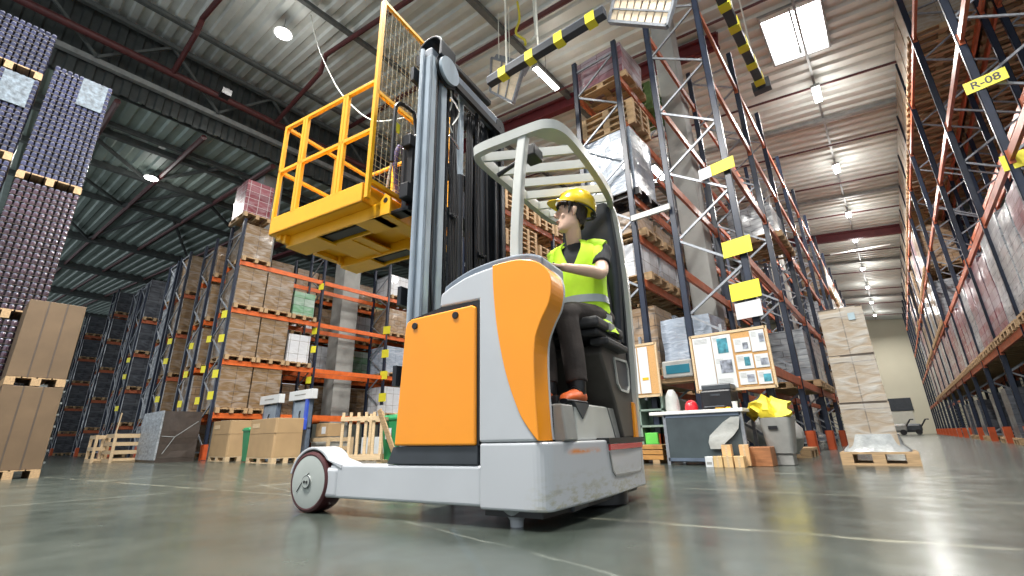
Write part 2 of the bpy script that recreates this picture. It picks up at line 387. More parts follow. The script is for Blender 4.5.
# skylight: kerb, two panes, glazing bar
zs = roofA(0)
kb = MB()
for a, b in (((SX0, SY0), (SX1, SY0)), ((SX1, SY0), (SX1, SY1)), ((SX1, SY1), (SX0, SY1)), ((SX0, SY1), (SX0, SY0))):
    kb.bar((a[0], a[1], roofA(a[0])+.12), (b[0], b[1], roofA(b[0])+.12), .05, .36)
kb.bar((.03, SY0, zs+.1), (.03, SY1, zs+.1), .05, .08)
w = struct(kb.build('window_1', 'purlinlight'))
MB().add([(x, y, roofA(x)+.24) for x, y in ((SX0, SY0), (SX1, SY0), (SX1, SY1), (SX0, SY1))], [(0, 3, 2, 1)]).build('pane', 'skyglow', w)
# walls
struct(MB().box((-130, 55, 0), (9, 55.3, 14)).build('wall_back', 'wallcream'))
struct(MB().box((8.5, 6, 0), (8.8, 55, 11)).build('wall_right', mat('side_wall_sheet', (.22, .23, .22), .6, var=.1)))
struct(MB().box((-130.3, -6, 0), (-130, 55, 24)).build('wall_left', 'fascia'))
w2 = struct(MB().box((8.42, 11.5, 4.9), (8.5, 15.2, 6.7)).build('window_2', 'purlinlight'))
pb = MB()
for i in range(3): pb.box((8.38, 11.6+1.2*i, 5.0), (8.42, 12.7+1.2*i, 6.6))
pb.build('pane', 'blueglow', w2)
# fascia girder between the two roofs, its pipe, its chords
fb = MB(); y = -5; prof = []
while y < 56: prof += [(y, 0), (y+.16, 0), (y+.2, .06), (y+.36, .06)]; y += .4
n = len(prof)
fb.add([(-15.3+p[1], p[0], z) for z in (9.95, 12.42) for p in prof], [(i, i+1, n+i+1, n+i) for i in range(n-1)])
fb.box((-15.45, -5, 9.95), (-15.4, 56, 12.6))
struct(fb.build('trim_1', 'fascia'))
struct(MB().bar((-15.1, -5, 10.55), (-15.1, 56, 10.55), .16, .16).build('trim_2', 'purlinlight'))
struct(MB().tube([(-14.6, -5, 10.95), (-14.6, 56, 10.95)], .11, 10).build('trim_3', 'pipe'))
struct(MB().bar((-14.9, -5, 12.1), (-14.9, 56, 12.1), .14, .14).build('trim_4', 'purlin'))
tb = MB()
for k in range(0, 20):
    y0 = -4+3*k
    tb.bar((-14.95, y0, 12.1), (-14.95, y0+1.5, 10.6), .07, .07); tb.bar((-14.95, y0+1.5, 10.6), (-14.95, y0+3, 12.1), .07, .07)
struct(tb.build('trim_5', 'purlin'))
nt_ = 6
def trim(mb, m):
    global nt_
    struct(mb.build('trim_%d' % nt_, m)); nt_ += 1
# purlins running down the hall
for x, fn, dz, s, m in ((-13.7, roofA, -.12, .13, 'purlin'), (-6.2, roofA, -.12, .16, 'purlin'), (-9.9, roofA, -.12, .12, 'purlin'),
                        (-17.4, roofB, -.1, .14, 'purlin'), (-18.2, roofB, -.1, .2, 'purlin'), (-21.5, roofB, -.1, .22, 'purlin'), (-26, roofB, -.1, .2, 'purlin'),
                        (-35, roofB, -.1, .45, 'purlin'), (-46, roofB, -.1, .6, 'purlin'), (-62, roofB, -.1, .8, 'purlin'), (-85, roofB, -.1, 1.0, 'purlin')):
    trim(MB().bar((x, -5, fn(x)+dz), (x, 55, fn(x)+dz), s, s), m)
# truss webs under the far roof
tb = MB()
for y0 in (0, 5.2, 10.4):
    for a, b in ((-17.4, -21.5), (-21.5, -26), (-26, -35)):
        tb.bar((a, y0, roofB(a)-.1), (b, y0+3.2, roofB(b)-.15), .1, .1)
        tb.bar((a, y0+4.6, roofB(a)-.1), (b, y0+3.2, roofB(b)-.15), .1, .1)
trim(tb, 'purlin')
# sprinkler pipes across the hall, with the drop where each changes level
def xpipe(y, x0, x1, fn, drop=.35, r=.055, m='pipe'):
    trim(MB().tube([(x0, y, fn(x0)-drop), (x1, y, fn(x1)-drop)], r, 8), m)
xpipe(3.4, -128, -15.5, roofB, .15, .09); xpipe(5.6, -128, -15.5, roofB, .15, .09); xpipe(8.2, -128, -15.5, roofB, .15, .09); xpipe(1.2, -128, -15.5, roofB, .15, .08)
trim(MB().tube([(-8.6, 2.3, 11.2), (-12.7, 2.15, 11.75), (-12.75, 2.1, 11.2), (-14.6, 2.1, 10.95)], .07, 8), 'pipe')
trim(MB().tube([(-4, 5.5, 10.75), (-11.2, 5.0, 11.65), (-11.4, 5.0, 11.1), (-14.6, 5.1, 10.95)], .07, 8), 'pipe')
for y in (7.6,):
    xpipe(y, -14.6, 6, roofA, .2, .075, 'pipe')
for y in (10.3, 14.4, 18.2, 21.6, 25.2, 31.5, 36, 41, 46, 51):
    xpipe(y, -14, 8, roofA, .22, .036, 'pipe')
for y in (16.6, 23.4, 34, 44): trim(MB().bar((-15, y, roofA(-15)-.1), (8, y, roofA(8)-.1), .18, .12), 'purlinlight')
# red portal beams across the hall
for y in (10.9, 28.2):
    x1 = 8 if y > 12 else -1.6
    trim(MB().bar((-15.2, y, roofA(-15.2)-.55), (x1, y, roofA(x1)-.45), .22, .09).bar((-15.2, y, roofA(-15.2)-.1), (x1, y, roofA(x1)-.1), .22, .09).bar((-15.2, y, roofA(-15.2)-.32), (x1, y, roofA(x1)-.27), .05, .5), 'redsteel')
trim(MB().bar((-15.5, 9.2, 8.6), (-60, 9.2, 14), .3, .12).bar((-15.5, 9.2, 9.3), (-60, 9.2, 14.7), .3, .12), 'redsteel')
# end-wall services
sh = MB().box((-.62, 54.9, 2.0), (1.0, 55, 3.1)).build('wall_vent', 'darkgrey')
tag(sh, 'dark louvred panel high on the cream end wall of the aisle', 'vent')
dr = MB().box((-1.0, 54.92, 0), (.9, 55, 1.95)).build('door_1', mat('end_door', (.62, .6, .52), .6, var=.04)); struct(dr)
# concrete columns
def column(x, y, w, d, h, label):
    b = MB().box((x-w/2, y-d/2, 0), (x+w/2, y+d/2, h))
    b.box((x-w/2-.04, y-d/2-.04, 0), (x+w/2+.04, y+d/2+.04, .25))
    o = struct(b.build('concrete_column', 'concrete', bevel=.02)); o['label'] = label
    return o
column(-2.57, 9.5, .46, .5, 10.6, 'pale concrete column rising behind the notice board between the racks')
column(-2.57, 20.5, .46, .5, 10.6, 'concrete column further down the aisle rack')
column(-16.15, 9.3, .72, .72, 12, 'wide concrete column behind the orange beams of the carton rack')
column(-17.0, 6.1, .9, .7, 10.1, 'concrete column above the carton rack near the roof valley')

# ------------------------------------------------------------------ lamps
def lamp(x, y, z, label, power, length=1.2, wid=.16, glow=True, rz=0, drop=.35, group=None, round_=False, name='high_bay_lamp'):
    r = root(name, label, 'lamp', (x, y, z), rz, group); drop = (roofA(x) if x > -15.3 else roofB(x))-z+.04
    if round_:
        MB().lathe((0, 0, 0), [(.06, .22), (.1, .16), (.13, .1), (.24, 0), (.25, -.02), (.24, -.02), (.02, -.01)]).build('shade', 'purlinlight', r)
        MB().lathe((0, 0, -.015), [(.21, 0), (.2, -.02), (.02, -.025)]).build('diffuser', 'lampglow', r)
    else:
        MB().box((-wid/2-.03, -length/2-.03, .0), (wid/2+.03, length/2+.03, .09)).build('housing', 'purlinlight', r, bevel=.01)
        MB().box((-wid/2, -length/2, -.02), (wid/2, length/2, 0)).build('diffuser', 'lampglow', r)
    MB().tube([(0, 0, .09), (0, 0, drop)], .012, 6).build('suspension_rod', 'purlinlight', r)
    ld = bpy.data.lights.new('lamp_light', 'AREA'); ld.energy = power; ld.shape = 'RECTANGLE'; ld.size = wid if not round_ else .4; ld.size_y = length if not round_ else .4
    ld.color = (1, .97, .92); ld.spread = R(150)
    lo = bpy.data.objects.new('lamp_light', ld); C.objects.link(lo); lo.parent = r; lo.location = (0, 0, -.04)
    pd = bpy.data.lights.new('roof_fill_light', 'POINT'); pd.energy = power*(.2 if x > -1 and y > 8 else .10); pd.shadow_soft_size = .35; pd.color = (1, .98, .95)  # point light added below each lamp to brighten the roof
    po = bpy.data.objects.new('roof_fill_light', pd); C.objects.link(po); po.parent = r; po.location = (0, 0, -.3)
    return r
ordn = ['nearest', 'second', 'third', 'fourth', 'fifth', 'sixth', 'seventh', 'eighth']
for i, (y, ln) in enumerate(((14.6, .8), (19.9, .7), (25.0, .6), (28.9, .6), (34.8, .6), (39.8, .6), (45, .6), (50.5, .6))):
    lamp(.14, y, 10.02, ('nearest high-bay lamp over the aisle, just beyond the skylight' if i == 0 else '%s high-bay lamp over the aisle counting away from the skylight' % ordn[i] if i < 7 else 'last small high-bay lamp near the end wall of the aisle'), 420, ln, .17, group='lamps over the right aisle')
trim(MB().bar((.14, 9, 10.33), (.14, 54, 10.33), .06, .05), 'purlinlight')
trim(MB().bar((-1.1, 29.6, 9.75), (1.5, 29.6, 9.6), .06, .06), 'tabletop')
lamp(-11.1, 3.7, 11.35, 'big round glaring lamp in the roof above the work platform', 380, round_=True)
lamp(-20.6, 3.15, 10.35, 'small round lamp beyond the girder above the stacked jars', 260, round_=True)
lamp(-5.85, 9.0, 10.3, 'bright tube lamp under the red beam beyond the mast', 400, 1.1, .14, rz=R(0), drop=.7)
# unseen lamps added in front of and above the truck to light it
for x, y, z, p in ((.5, 4.5, 9.6, 520), (-3.2, -1.5, 10, 1250), (2.8, -1.5, 9.4, 260), (-6.5, .5, 10.4, 1100)):
    lamp(x, y, z, 'added unseen lamp above the truck, put in to light it', p, 1.2, .5, group='added lamps lighting the truck')
lamp(-11, 12, 10.9, 'extra lamp added over the carton racks, hidden behind the mast', 330, 1.2, .5)  # extra lamp, hidden from view, added to light the carton racks
lamp(-5.5, 16, 10.3, 'extra lamp added over the hidden aisle behind the truck', 800, 1.2, .5)  # another added lamp out of sight, brightening the aisle behind the truck
wd = bpy.data.worlds.new('world'); bpy.context.scene.world = wd; wd.use_nodes = True
wd.node_tree.nodes['Background'].inputs[0].default_value = (.86, .93, 1, 1); wd.node_tree.nodes['Background'].inputs[1].default_value = .85

# ------------------------------------------------------------------ pallet racks
def frame_tree(parent, h, depth, sgn, first):
    """upright frame standing at the origin: front post at x=0, rear post at x=sgn*depth"""
    def post(x):
        b = MB(); b.box((x-.05, -.035, 0), (x+.05, -.028, h)); b.box((x-.05, .028, 0), (x+.05, .035, h)); b.box((x-.05, -.035, 0), (x-.043, .035, h)); b.box((x+.043, -.035, 0), (x+.05, .035, h))
        b.box((x-.08, -.06, 0), (x+.08, .06, .012)); return b
    f = post(0); g = post(sgn*depth); o = len(f.v); f.v += g.v; f.f += [tuple(i+o for i in q) for q in g.f]; f.sm += g.sm; f.mi += g.mi
    fr = f.build('upright_frame', 'blue', parent)
    z = .25; b = MB(); s = 0; x0, x1 = sgn*.03, sgn*(depth-.03)
    b.bar((x0, 0, .2), (x1, 0, .2), .03, .035)
    while z+.72 < h:
        a, c = (x0, x1) if s == 0 else (x1, x0)
        b.bar((a, 0, z), (c, 0, z+.62 if s else z+.62), .03, .035); z += .64; s = 1-s
    b.bar((x0, 0, z), (x1, 0, z), .03, .035)
    br = b.build('bracing', 'galv', fr)
    ft = MB().box((-.075, -.075, 0), (-.052, .06, .40)).box((.052, -.075, 0), (.075, .06, .40)).box((-.075, -.075, 0), (.075, -.04, .40)).build('foot_guard', 'orange_foot', fr)
    return fr, (br, ft)
def beam_mesh(L):
    b = MB(); b.box((-.025, .05, -.07), (.025, L-.05, .07)); b.box((-.035, .036, -.12), (.035, .05, .1)); b.box((-.035, L-.05, -.12), (.035, L-.036, .1)); return b
def rack(name_label, x, sgn, ys, levels, h, depth=1.0, bm='beam_hazy', rear_bays=99, front=True, foot=True, skip=()):
    r = root('pallet_rack', name_label, 'rack', (x, ys[0], 0))
    fr, sub = frame_tree(r, h, depth, sgn, True)
    for i, y in enumerate(ys[1:]):
        f = inst(fr, 'upright_frame', r, (0, y-ys[0], 0))
        for q in sub:
            if q.name.startswith('foot') and not foot: continue
            inst(q, q.name.split('.')[0], f, (0, 0, 0))
    first = {}; rest = MB()
    for i in range(len(ys)-1):
        L = round(ys[i+1]-ys[i], 2)
        for z in levels:
            for k, xx in ((0, 0), (1, sgn*depth)):
                if (i, z, k) in skip: continue
                if k == 1 and i >= rear_bays:
                    rest.box((xx-.025, ys[i]-ys[0]+.05, z-.07), (xx+.025, ys[i+1]-ys[0]-.05, z+.07)); continue
                if L not in first:
                    o = beam_mesh(L).build('beam', bm, r); o.location = (xx, ys[i]-ys[0], z); first[L] = o
                else: inst(first[L], 'beam', r, (xx, ys[i]-ys[0], z))
    if rest.v: rest.build('rear_beam_run', bm, r, kind='stuff')
    return r
def text(parent, s, loc, rot, size, m='ink', name='lettering', align='CENTER'):
    cu = bpy.data.curves.new(name, 'FONT'); cu.body = s; cu.size = size; cu.align_x = align; cu.align_y = 'CENTER'; cu.extrude = .001; cu.offset = size*.015
    cu.materials.append(M[m]); t_ = bpy.data.objects.new('t', cu); C.objects.link(t_); bpy.context.view_layer.update(); me = bpy.data.meshes.new_from_object(t_); bpy.data.objects.remove(t_); me.materials.clear(); me.materials.append(M[m]); o = bpy.data.objects.new(name, me); C.objects.link(o); o.parent = parent; o.location = loc; o.rotation_euler = rot
    return o
def sign(rk, x, y, z, w, h, m='yellowsign', rz=0, ry=0, name='location_sign', txt=None, size=.16, tilt=0):
    """small plate hooked on the rack, facing -Y turned by rz"""
    q = root_part(name, rk, (x - rk.location.x, y - rk.location.y, z), rz, tilt)
    MB().box((-w/2, -.006, -h/2), (w/2, .006, h/2)).build('plate', m, q)
    if txt: text(q, txt, (0, -.009, 0), (R(90), 0, 0), size)
    return q
def root_part(name, parent, loc, rz=0, tilt=0):
    o = bpy.data.objects.new(name, None); C.objects.link(o); o.parent = parent; o.location = loc; o.rotation_euler = (0, tilt, rz); o.empty_display_size = .05
    return o
yA = [7.15+2.75*i for i in range(16)]
LA = (1.25, 2.9, 4.55, 6.2, 7.85)
rackA = rack('tall navy and orange rack lining the aisle behind the notice boards', -1.3, -1, yA, LA, 8.9, .95, rear_bays=3)
yA2 = [7.15+2.75*i for i in range(8)]
rackA2 = rack('rack back to back with the aisle rack, holding white cases above the driver', -2.95, -1, yA2, (1.25, 2.9, 3.75, 4.55, 6.2, 7.3), 8.2, .95, foot=False)
rack('rack across the hidden aisle, glimpsed between mast and driver', -7.0, -1, [7.85+2.75*i for i in range(7)], (1.2, 2.9, 4.0, 5.1, 6.15), 7.4, 1.0, foot=False)
yR = [6.1+2.8*i for i in range(17)]
rackR = rack('tall rack on the far side of the aisle carrying the R-08 sign', 2.0, 1, yR, (2.0, 4.05, 6.2, 8.5), 9.9, 1.05, rear_bays=7)
rack('rack standing back to back behind the R-08 sign rack', 3.3, 1, [6.1+2.8*i for i in range(9)], (2.0, 4.05, 6.2, 8.5), 9.9, 1.05, foot=False)
yB = [4.7, 7.45, 10.15, 12.9, 15.65, 18.4, 21.15]
LB = (1.15, 2.62, 4.15, 5.65)
rackB = rack('carton rack with bright orange beams beside the yellow work platform', -14.5, -1, yB, LB, 7.1, 1.0, bm='orange_beam')
rackB2 = rack('rack back to back behind the carton rack, partly hidden by the column', -16.75, -1, yB[:5], LB, 7.1, 1.0, foot=False, bm='orange_beam')
rackC = rack('next rack beyond the carton rack, loaded with tan filmed cartons', -19.5, -1, [4.7, 7.45, 10.2], LB, 7.4, 1.0)
rackC2 = rack('dim rack backing onto the tan carton rack', -20.9, -1, [4.7, 7.45], LB, 7.4, 1.0)
rackD = rack('distant dim rack with dark crates, third row from the platform', -25.0, -1, [4.7, 7.45, 10.2], LB, 7.4, 1.0)
rackD2 = rack('distant rack backing onto the dark crate rack', -26.4, -1, [4.7, 7.45], LB, 7.4, 1.0)
rackF = rack('last dim rack row glimpsed at the far wall side', -39.0, -1, [4.7, 7.45, 10.2], LB + (7.15,), 8.6, 1.0)
rackE = rack('farthest dim rack just beside the leaning cardboard stack', -31.5, -1, [4.7, 7.45, 10.2], LB + (7.15,), 8.6, 1.0)

# ------------------------------------------------------------------ pallets and their loads
def pallet_mb(w=1.2, d=.8):
    """x = w long, y = d deep, standing on z=0, 0.144 high"""
    b = MB()
    for i in range(5):
        y = -d/2+.05+i*(d-.1)/4; b.box((-w/2, y-.05, .122), (w/2, y+.05, .144))
    for x in (-w/2+.07, 0, w/2-.07):
        b.box((x-.07, -d/2, .10), (x+.07, d/2, .122))
        for y in (-d/2+.05, 0, d/2-.05): b.box((x-.07, y-.05, .022), (x+.07, y+.05, .10))
    for y in (-d/2+.05, 0, d/2-.05): b.box((-w/2, y-.05, 0), (w/2, y+.05, .022))
    return b
_p = {}
def put_pallet(parent, w=1.2, d=.8, name='pallet', loc=(0, 0, 0), m='wood'):
    k = (w, d, m)
    if k not in _p:
        o = pallet_mb(w, d).build(name, m, parent); o.location = loc; _p[k] = o; return o
    o = inst(_p[k], name, parent, loc); return o
def goods_mb(w, d, h, wob=.012, seed=0, nx=5, nz=7):
    """a wrapped block with slightly wandering faces"""
    b = MB(); rings = []
    r0 = random.Random(seed)
    for k in range(nz+1):
        z = h*k/nz; ring = []
        pts = []
        for i in range(nx): pts.append((-w/2+w*i/nx, -d/2))
        for i in range(nx): pts.append((w/2, -d/2+d*i/nx))
        for i in range(nx): pts.append((w/2-w*i/nx, d/2))
        for i in range(nx): pts.append((-w/2, d/2-d*i/nx))
        for x, y in pts:
            nn = noise.noise(Vector((x*2.3+seed*3.1, y*2.3, z*2.1)))*wob*2
            ring.append((x*(1+nn), y*(1+nn), z+.144))
        rings.append(ring)
    b.loft(rings, True, False); return b
_g = {}
def load(x, y, z, m, h, label, w=1.1, d=.78, name='pallet_load', cat='pallet load', group=None, rz=0, goods='cartons', extra=None, seed=0, pallet=True, wob=.012, pm='wood'):
    r = root(name, label, cat, (x, y, z), rz, group)
    if pallet: put_pallet(r, 1.2 if w <= 1.2 else w, .8 if d <= .8 else d, m=pm)
    k = (m, h, w, d, seed % 3, wob)
    if k not in _g:
        o = goods_mb(w, d, h, wob, seed % 3).build(goods, m, r); _g[k] = o
    else: o = inst(_g[k], goods, r, (0, 0, 0))
    if not pallet: o.location.z = -.144
    return r
def pallet_pile(x, y, z, n, label, group=None, m='wood', rz=0):
    r = root('pallet_stack', label, 'pallets', (x, y, z), rz, group)
    for i in range(n): put_pallet(r, loc=(0, 0, i*.15), m=m)
    return r
NUM = ['first', 'second', 'third', 'fourth', 'fifth', 'sixth', 'seventh', 'eighth', 'ninth', 'tenth', 'eleventh', 'twelfth', 'thirteenth', 'fourteenth', 'fifteenth', 'sixteenth']
SL = ['near', 'middle', 'far']
colr = {'red': 'red and white filmed', 'red2': 'dark red', 'kraft': 'tan filmed', 'kraft2': 'brown', 'grey': 'grey sack', 'dark': 'dark crate', 'white': 'white case', 'silver': 'silver filmed', 'brownfilm': 'tan film-wrapped', 'green': 'green and white'}
LV = ['floor', 'lowest beam', 'second beam', 'third beam', 'top beam', 'very top']
def bay_loads(x, sgn, ys, levels, bays, lvl, kinds, hs, rackname, group, depth=1.0, slots=(0, 1, 2), prob=1., zoff=.07, rng=None):
    rng = rng or rnd
    for i in bays:
        for li in lvl:
            z = 0 if li < 0 else levels[li]+zoff
            for s in slots:
                if rng.random() > prob: continue
                m = rng.choice(kinds); h = rng.choice(hs); L = ys[i+1]-ys[i]
                load(x+sgn*depth/2, ys[i]+.08+(L-.16)*(s+.5)/3, z, m, h,
                     '%s load, %s slot of bay %s, %s, %s' % (colr[m], SL[s], NUM[i], LV[li+1], rackname), w=1.08, group=group, seed=rng.randrange(3))
rr = random.Random(3)
# R-08 rack: red and white goods on the lowest beam the whole way, brown pallets at the top
bay_loads(2.0, 1, yR, (2.0, 4.05, 6.2, 8.5), range(1, 12), (0,), ['red', 'red', 'red2', 'grey', 'red'], (1.55, 1.7), 'R-08 rack', 'loads on the lowest beams of the R-08 rack', 1.05, rng=rr)
bay_loads(2.0, 1, yR, (2.0, 4.05, 6.2, 8.5), range(6, 12), (1,), ['red', 'kraft', 'grey'], (1.5, 1.7), 'R-08 rack', 'loads on the second beams of the R-08 rack', 1.05, prob=.9, rng=rr)
bay_loads(2.0, 1, yR, (2.0, 4.05, 6.2, 8.5), range(6, 12), (2,), ['kraft', 'red', 'kraft2'], (1.6, 1.8), 'R-08 rack', 'loads on the third beams of the R-08 rack', 1.05, prob=.85, rng=rr)
bay_loads(2.0, 1, yR, (2.0, 4.05, 6.2, 8.5), range(2, 12), (3,), ['brownfilm', 'kraft'], (1.3,), 'R-08 rack', 'loads on the top beams of the R-08 rack', 1.05, rng=rr)
bay_loads(3.3, 1, yR, (2.0, 4.05, 6.2, 8.5), range(1, 4), (0,), ['red2', 'red'], (1.6,), 'rack behind R-08', 'loads on the rack behind the R-08 rack', 1.05, rng=rr)
bay_loads(3.3, 1, yR, (2.0, 4.05, 6.2, 8.5), range(2, 6), (3,), ['kraft2', 'kraft'], (1.1,), 'rack behind R-08', 'top loads on the rack behind the R-08 rack', 1.05, rng=rr)
bay_loads(2.0, 1, yR, (2.0, 4.05, 6.2, 8.5), range(3, 8), (-1,), ['dark'], (1.1,), 'R-08 rack', 'dark floor loads under the R-08 rack', 1.05, prob=.35, rng=rr)
# aisle rack: mostly open near the camera
for y, z, m, h, t in ((12.4, 1.32, 'grey', 1.15, 'grey sacks on the lowest beam of the aisle rack, behind the tall wrapped stack'),
                      (13.4, 1.32, 'grey', 1.2, 'second pallet of grey sacks on the lowest beam beside the wrapped stack'),
                      (14.3, 1.32, 'grey', 1.1, 'third pallet of grey sacks on the lowest beam, deepest along the aisle'),
                      (11.6, 4.62, 'grey', .75, 'low filmed grey load high in the aisle rack above the yellow signs'),
                      (12.5, 4.62, 'grey', .8, 'second low grey load high in the aisle rack'),
                      (8.7, 7.92, 'green', .01, '')):
    if t: load(-1.78, y, z, m, h, t, w=.95, seed=1)
bay_loads(-1.3, -1, yA, LA, range(6, 13), (0, 1, 2, 3), ['grey', 'kraft', 'brownfilm', 'white'], (1.15, 1.3), 'aisle rack', 'loads in the far bays of the aisle rack', .95, prob=.75, rng=rr)
# back-to-back rack above the driver
for s in range(6):
    load(-3.42, 7.75+s*.9, 2.97, 'white', .62, 'white cases on the second beam over the table, %s from the near end' % NUM[s], w=.9, d=.76, group='white cases above the table')
for s in range(5):
    load(-3.42, 7.75+s*.9, 3.82, 'kraft2', .42, 'small brown cartons on the third beam, %s from the near end' % NUM[s], w=.9, d=.76, group='brown cartons above the white cases')
for s in range(3):
    load(-3.42, 8.0+s*.95, 1.32, 'silver' if s else 'kraft2', 1.1, ('silver filmed load, %s along the lowest beam behind the table' % NUM[s]), w=.95, d=.8, group='loads behind the table')
for s in range(4):
    load(-3.42, 10.4+s*.9, 2.97 if s % 2 else 1.32, 'kraft', .7, 'tan load deep in the rack behind the driver, %s along' % NUM[s], w=.95, group='tan loads behind the driver')
load(-3.42, 7.75, 4.62, 'silver', 1.35, 'big pale blue filmed load on black pallet above the driver', w=1.1, d=1.0, seed=2, wob=.03, pm='black')
load(-3.42, 7.8, 7.37, 'red', .75, 'red cartons with hanging film at the very top of the rack', w=1.1, d=1.0, seed=1, wob=.04)
pallet_pile(-3.4, 7.8, 6.27, 4, 'stack of bare pallets right under the red filmed cartons high in the rack')
pallet_pile(-3.4, 9.0, 7.37, 5, 'green painted stack of pallets beside the red filmed cartons, high in the rack', m='greenwood')
# rack across the hidden aisle
rg = random.Random(9)
for i in range(9):
    for li, z in enumerate((6.22, 5.17, 4.07, 2.97)):
        if rg.random() < .25: continue
        pallet_pile(-7.5, 8.35+i*.92, z, rg.choice((3, 4, 5)), 'bare pallet stack seen past the mast, %s along, %s tier down' % (NUM[i], NUM[li]), group='bare pallet stacks in the rack past the mast')
# carton rack B
rb = random.Random(5)
def rackload(x, y, z, m, h, t, g, d=.82, w=1.0): load(x, y, z, m, h, t, w=w, d=d, group=g, seed=rb.randrange(3))
for li, (z, h) in enumerate(((1.22, 1.2), (2.69, 1.25), (4.22, 1.2), (5.72, 1.1))):
    for s in (0, 1):
        if li == 3 and s == 1: continue
        rackload(-15.0, 5.18+.86*s, z, 'kraft', h, 'tan filmed load, %s tier of the carton rack, %s from its end' % (NUM[li], NUM[s]), 'tan loads at the end of the carton rack')
    for s in range(3):
        rackload(-17.25, 5.2+.88*s, z, 'kraft' if (s+li) % 3 else 'kraft2', h-.1, 'brown load on the rear carton rack, %s tier, %s from its end' % (NUM[li], NUM[s]), 'brown loads on the rear carton rack')
    for s in range(3):
        rackload(-17.25, 7.95+.88*s, z, ('kraft2', 'kraft', 'white')[(s+li) % 3], h-.15, '%s load behind the empty orange beams, %%s tier, %%s along' % 'boxed' % (NUM[li], NUM[s]), 'loads behind the empty orange beams')
        rackload(-17.25, 10.65+.88*s, z, ('kraft2', 'green', 'white')[(s+li) % 3], h-.15, 'load beyond the wide column, %s tier, %s along' % (NUM[li], NUM[s]), 'loads beyond the wide column')
        rackload(-15.0, 10.65+.88*s, z, ('white', 'silver', 'kraft2')[(s+li) % 3], h-.25, 'pale load beside the orange truck panel, %s tier, %s along' % (NUM[li], NUM[s]), 'pale loads beside the truck panel')
load(-15.0, 6.9, 4.22, 'green', .8, 'green and white cases on the third tier left of the bare orange beams', w=.9, d=.7)
load(-15.0, 6.9, 2.69, 'white', .9, 'white filmed cases on the second tier beside tan cartons', w=.9, d=.7)
load(-15.0, 5.0, 7.15, 'red2', 1.2, 'red labelled tall load topping the end frame of the carton rack', w=.9, d=.8, seed=1)
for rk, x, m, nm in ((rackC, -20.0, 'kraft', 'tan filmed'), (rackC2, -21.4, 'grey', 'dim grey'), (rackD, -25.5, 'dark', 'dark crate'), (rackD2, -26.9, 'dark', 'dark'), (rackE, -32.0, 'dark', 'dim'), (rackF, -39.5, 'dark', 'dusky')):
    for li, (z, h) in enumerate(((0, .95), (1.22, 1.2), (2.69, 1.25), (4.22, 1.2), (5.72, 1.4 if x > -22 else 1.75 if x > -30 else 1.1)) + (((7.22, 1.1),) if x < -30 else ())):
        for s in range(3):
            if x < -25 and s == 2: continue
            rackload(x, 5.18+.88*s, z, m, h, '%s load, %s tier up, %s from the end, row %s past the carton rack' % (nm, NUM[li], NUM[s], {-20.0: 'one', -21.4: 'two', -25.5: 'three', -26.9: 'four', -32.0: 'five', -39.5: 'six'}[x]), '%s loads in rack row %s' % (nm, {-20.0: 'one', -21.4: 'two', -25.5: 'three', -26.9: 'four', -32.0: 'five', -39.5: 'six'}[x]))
# signs hooked on the rack frames
sign(rackR, 2.06, 8.84, 5.32, .46, .2, txt='R-08', size=.17, rz=R(-12))
sign(rackR, 2.14, 8.84, 3.97, .5, .24, rz=R(-12))
for z, w, h, m in ((4.45, .4, .2, 'yellowsign'), (3.05, .42, .26, 'yellowsign'), (2.36, .42, .26, 'yellowsign'), (2.07, .36, .24, 'paper')):
    sign(rackA, -1.36, 7.06, z, w, h, m, rz=R(-8))
q = sign(rackA, -1.62, 7.07, 4.43, .2, .2, 'paper', rz=R(-8))
for y in (4.62, 7.37):
    for z in (1.75, 2.35, 3.3, 4.0) if y < 5 else (1.6, 2.4, 3.25, 4.0, 5.4): sign(rackB, -14.5+rnd.uniform(-.1, .12), y, z+rnd.uniform(-.1, .1), .2, .22, rz=R(20))
for z in (1.9, 2.7, 3.5, 4.4): sign(rackB, -14.4, 10.1, z, .3, .3, rz=R(20))
sign(rackB, -14.4, 10.08, 1.4, .32, .45, 'paper', rz=R(20))
for rk, x in ((rackC, -19.5), (rackD, -25)):
    for z in (1.9, 3.2, 3.9): sign(rk, x+.1, 4.6, z, .2, .2, rz=R(20))
for x in (-15.5, -17.0):
    for z in (1.6, 2.5, 3.4): sign(rackB if x > -16 else rackB2, x, 4.62, z, .17, .2, rz=R(20))
# white bracket joining the two aisle frames
br = MB().bar((-2.25, 7.05, 4.05), (-2.95, 7.05, 4.05), .05, .1).build('frame_connector', 'guardgrey'); br.parent = rackA; br.location = (1.3, -7.15, 0)
# ------------------------------------------------------------------ the reach truck, in its own frame: u along, v across, w up
TA = R(9.5); TO = Vector((-2.75, 1.47, 0))
truck = root('reach_truck', 'orange and grey reach truck with raised mast, driver seated under its roof guard', 'forklift', TO, TA)
T = truck
def arc(cx, cy, r, a0, a1, n=8): return [(cx+r*math.cos(R(a0+(a1-a0)*i/n)), cy+r*math.sin(R(a0+(a1-a0)*i/n))) for i in range(n+1)]
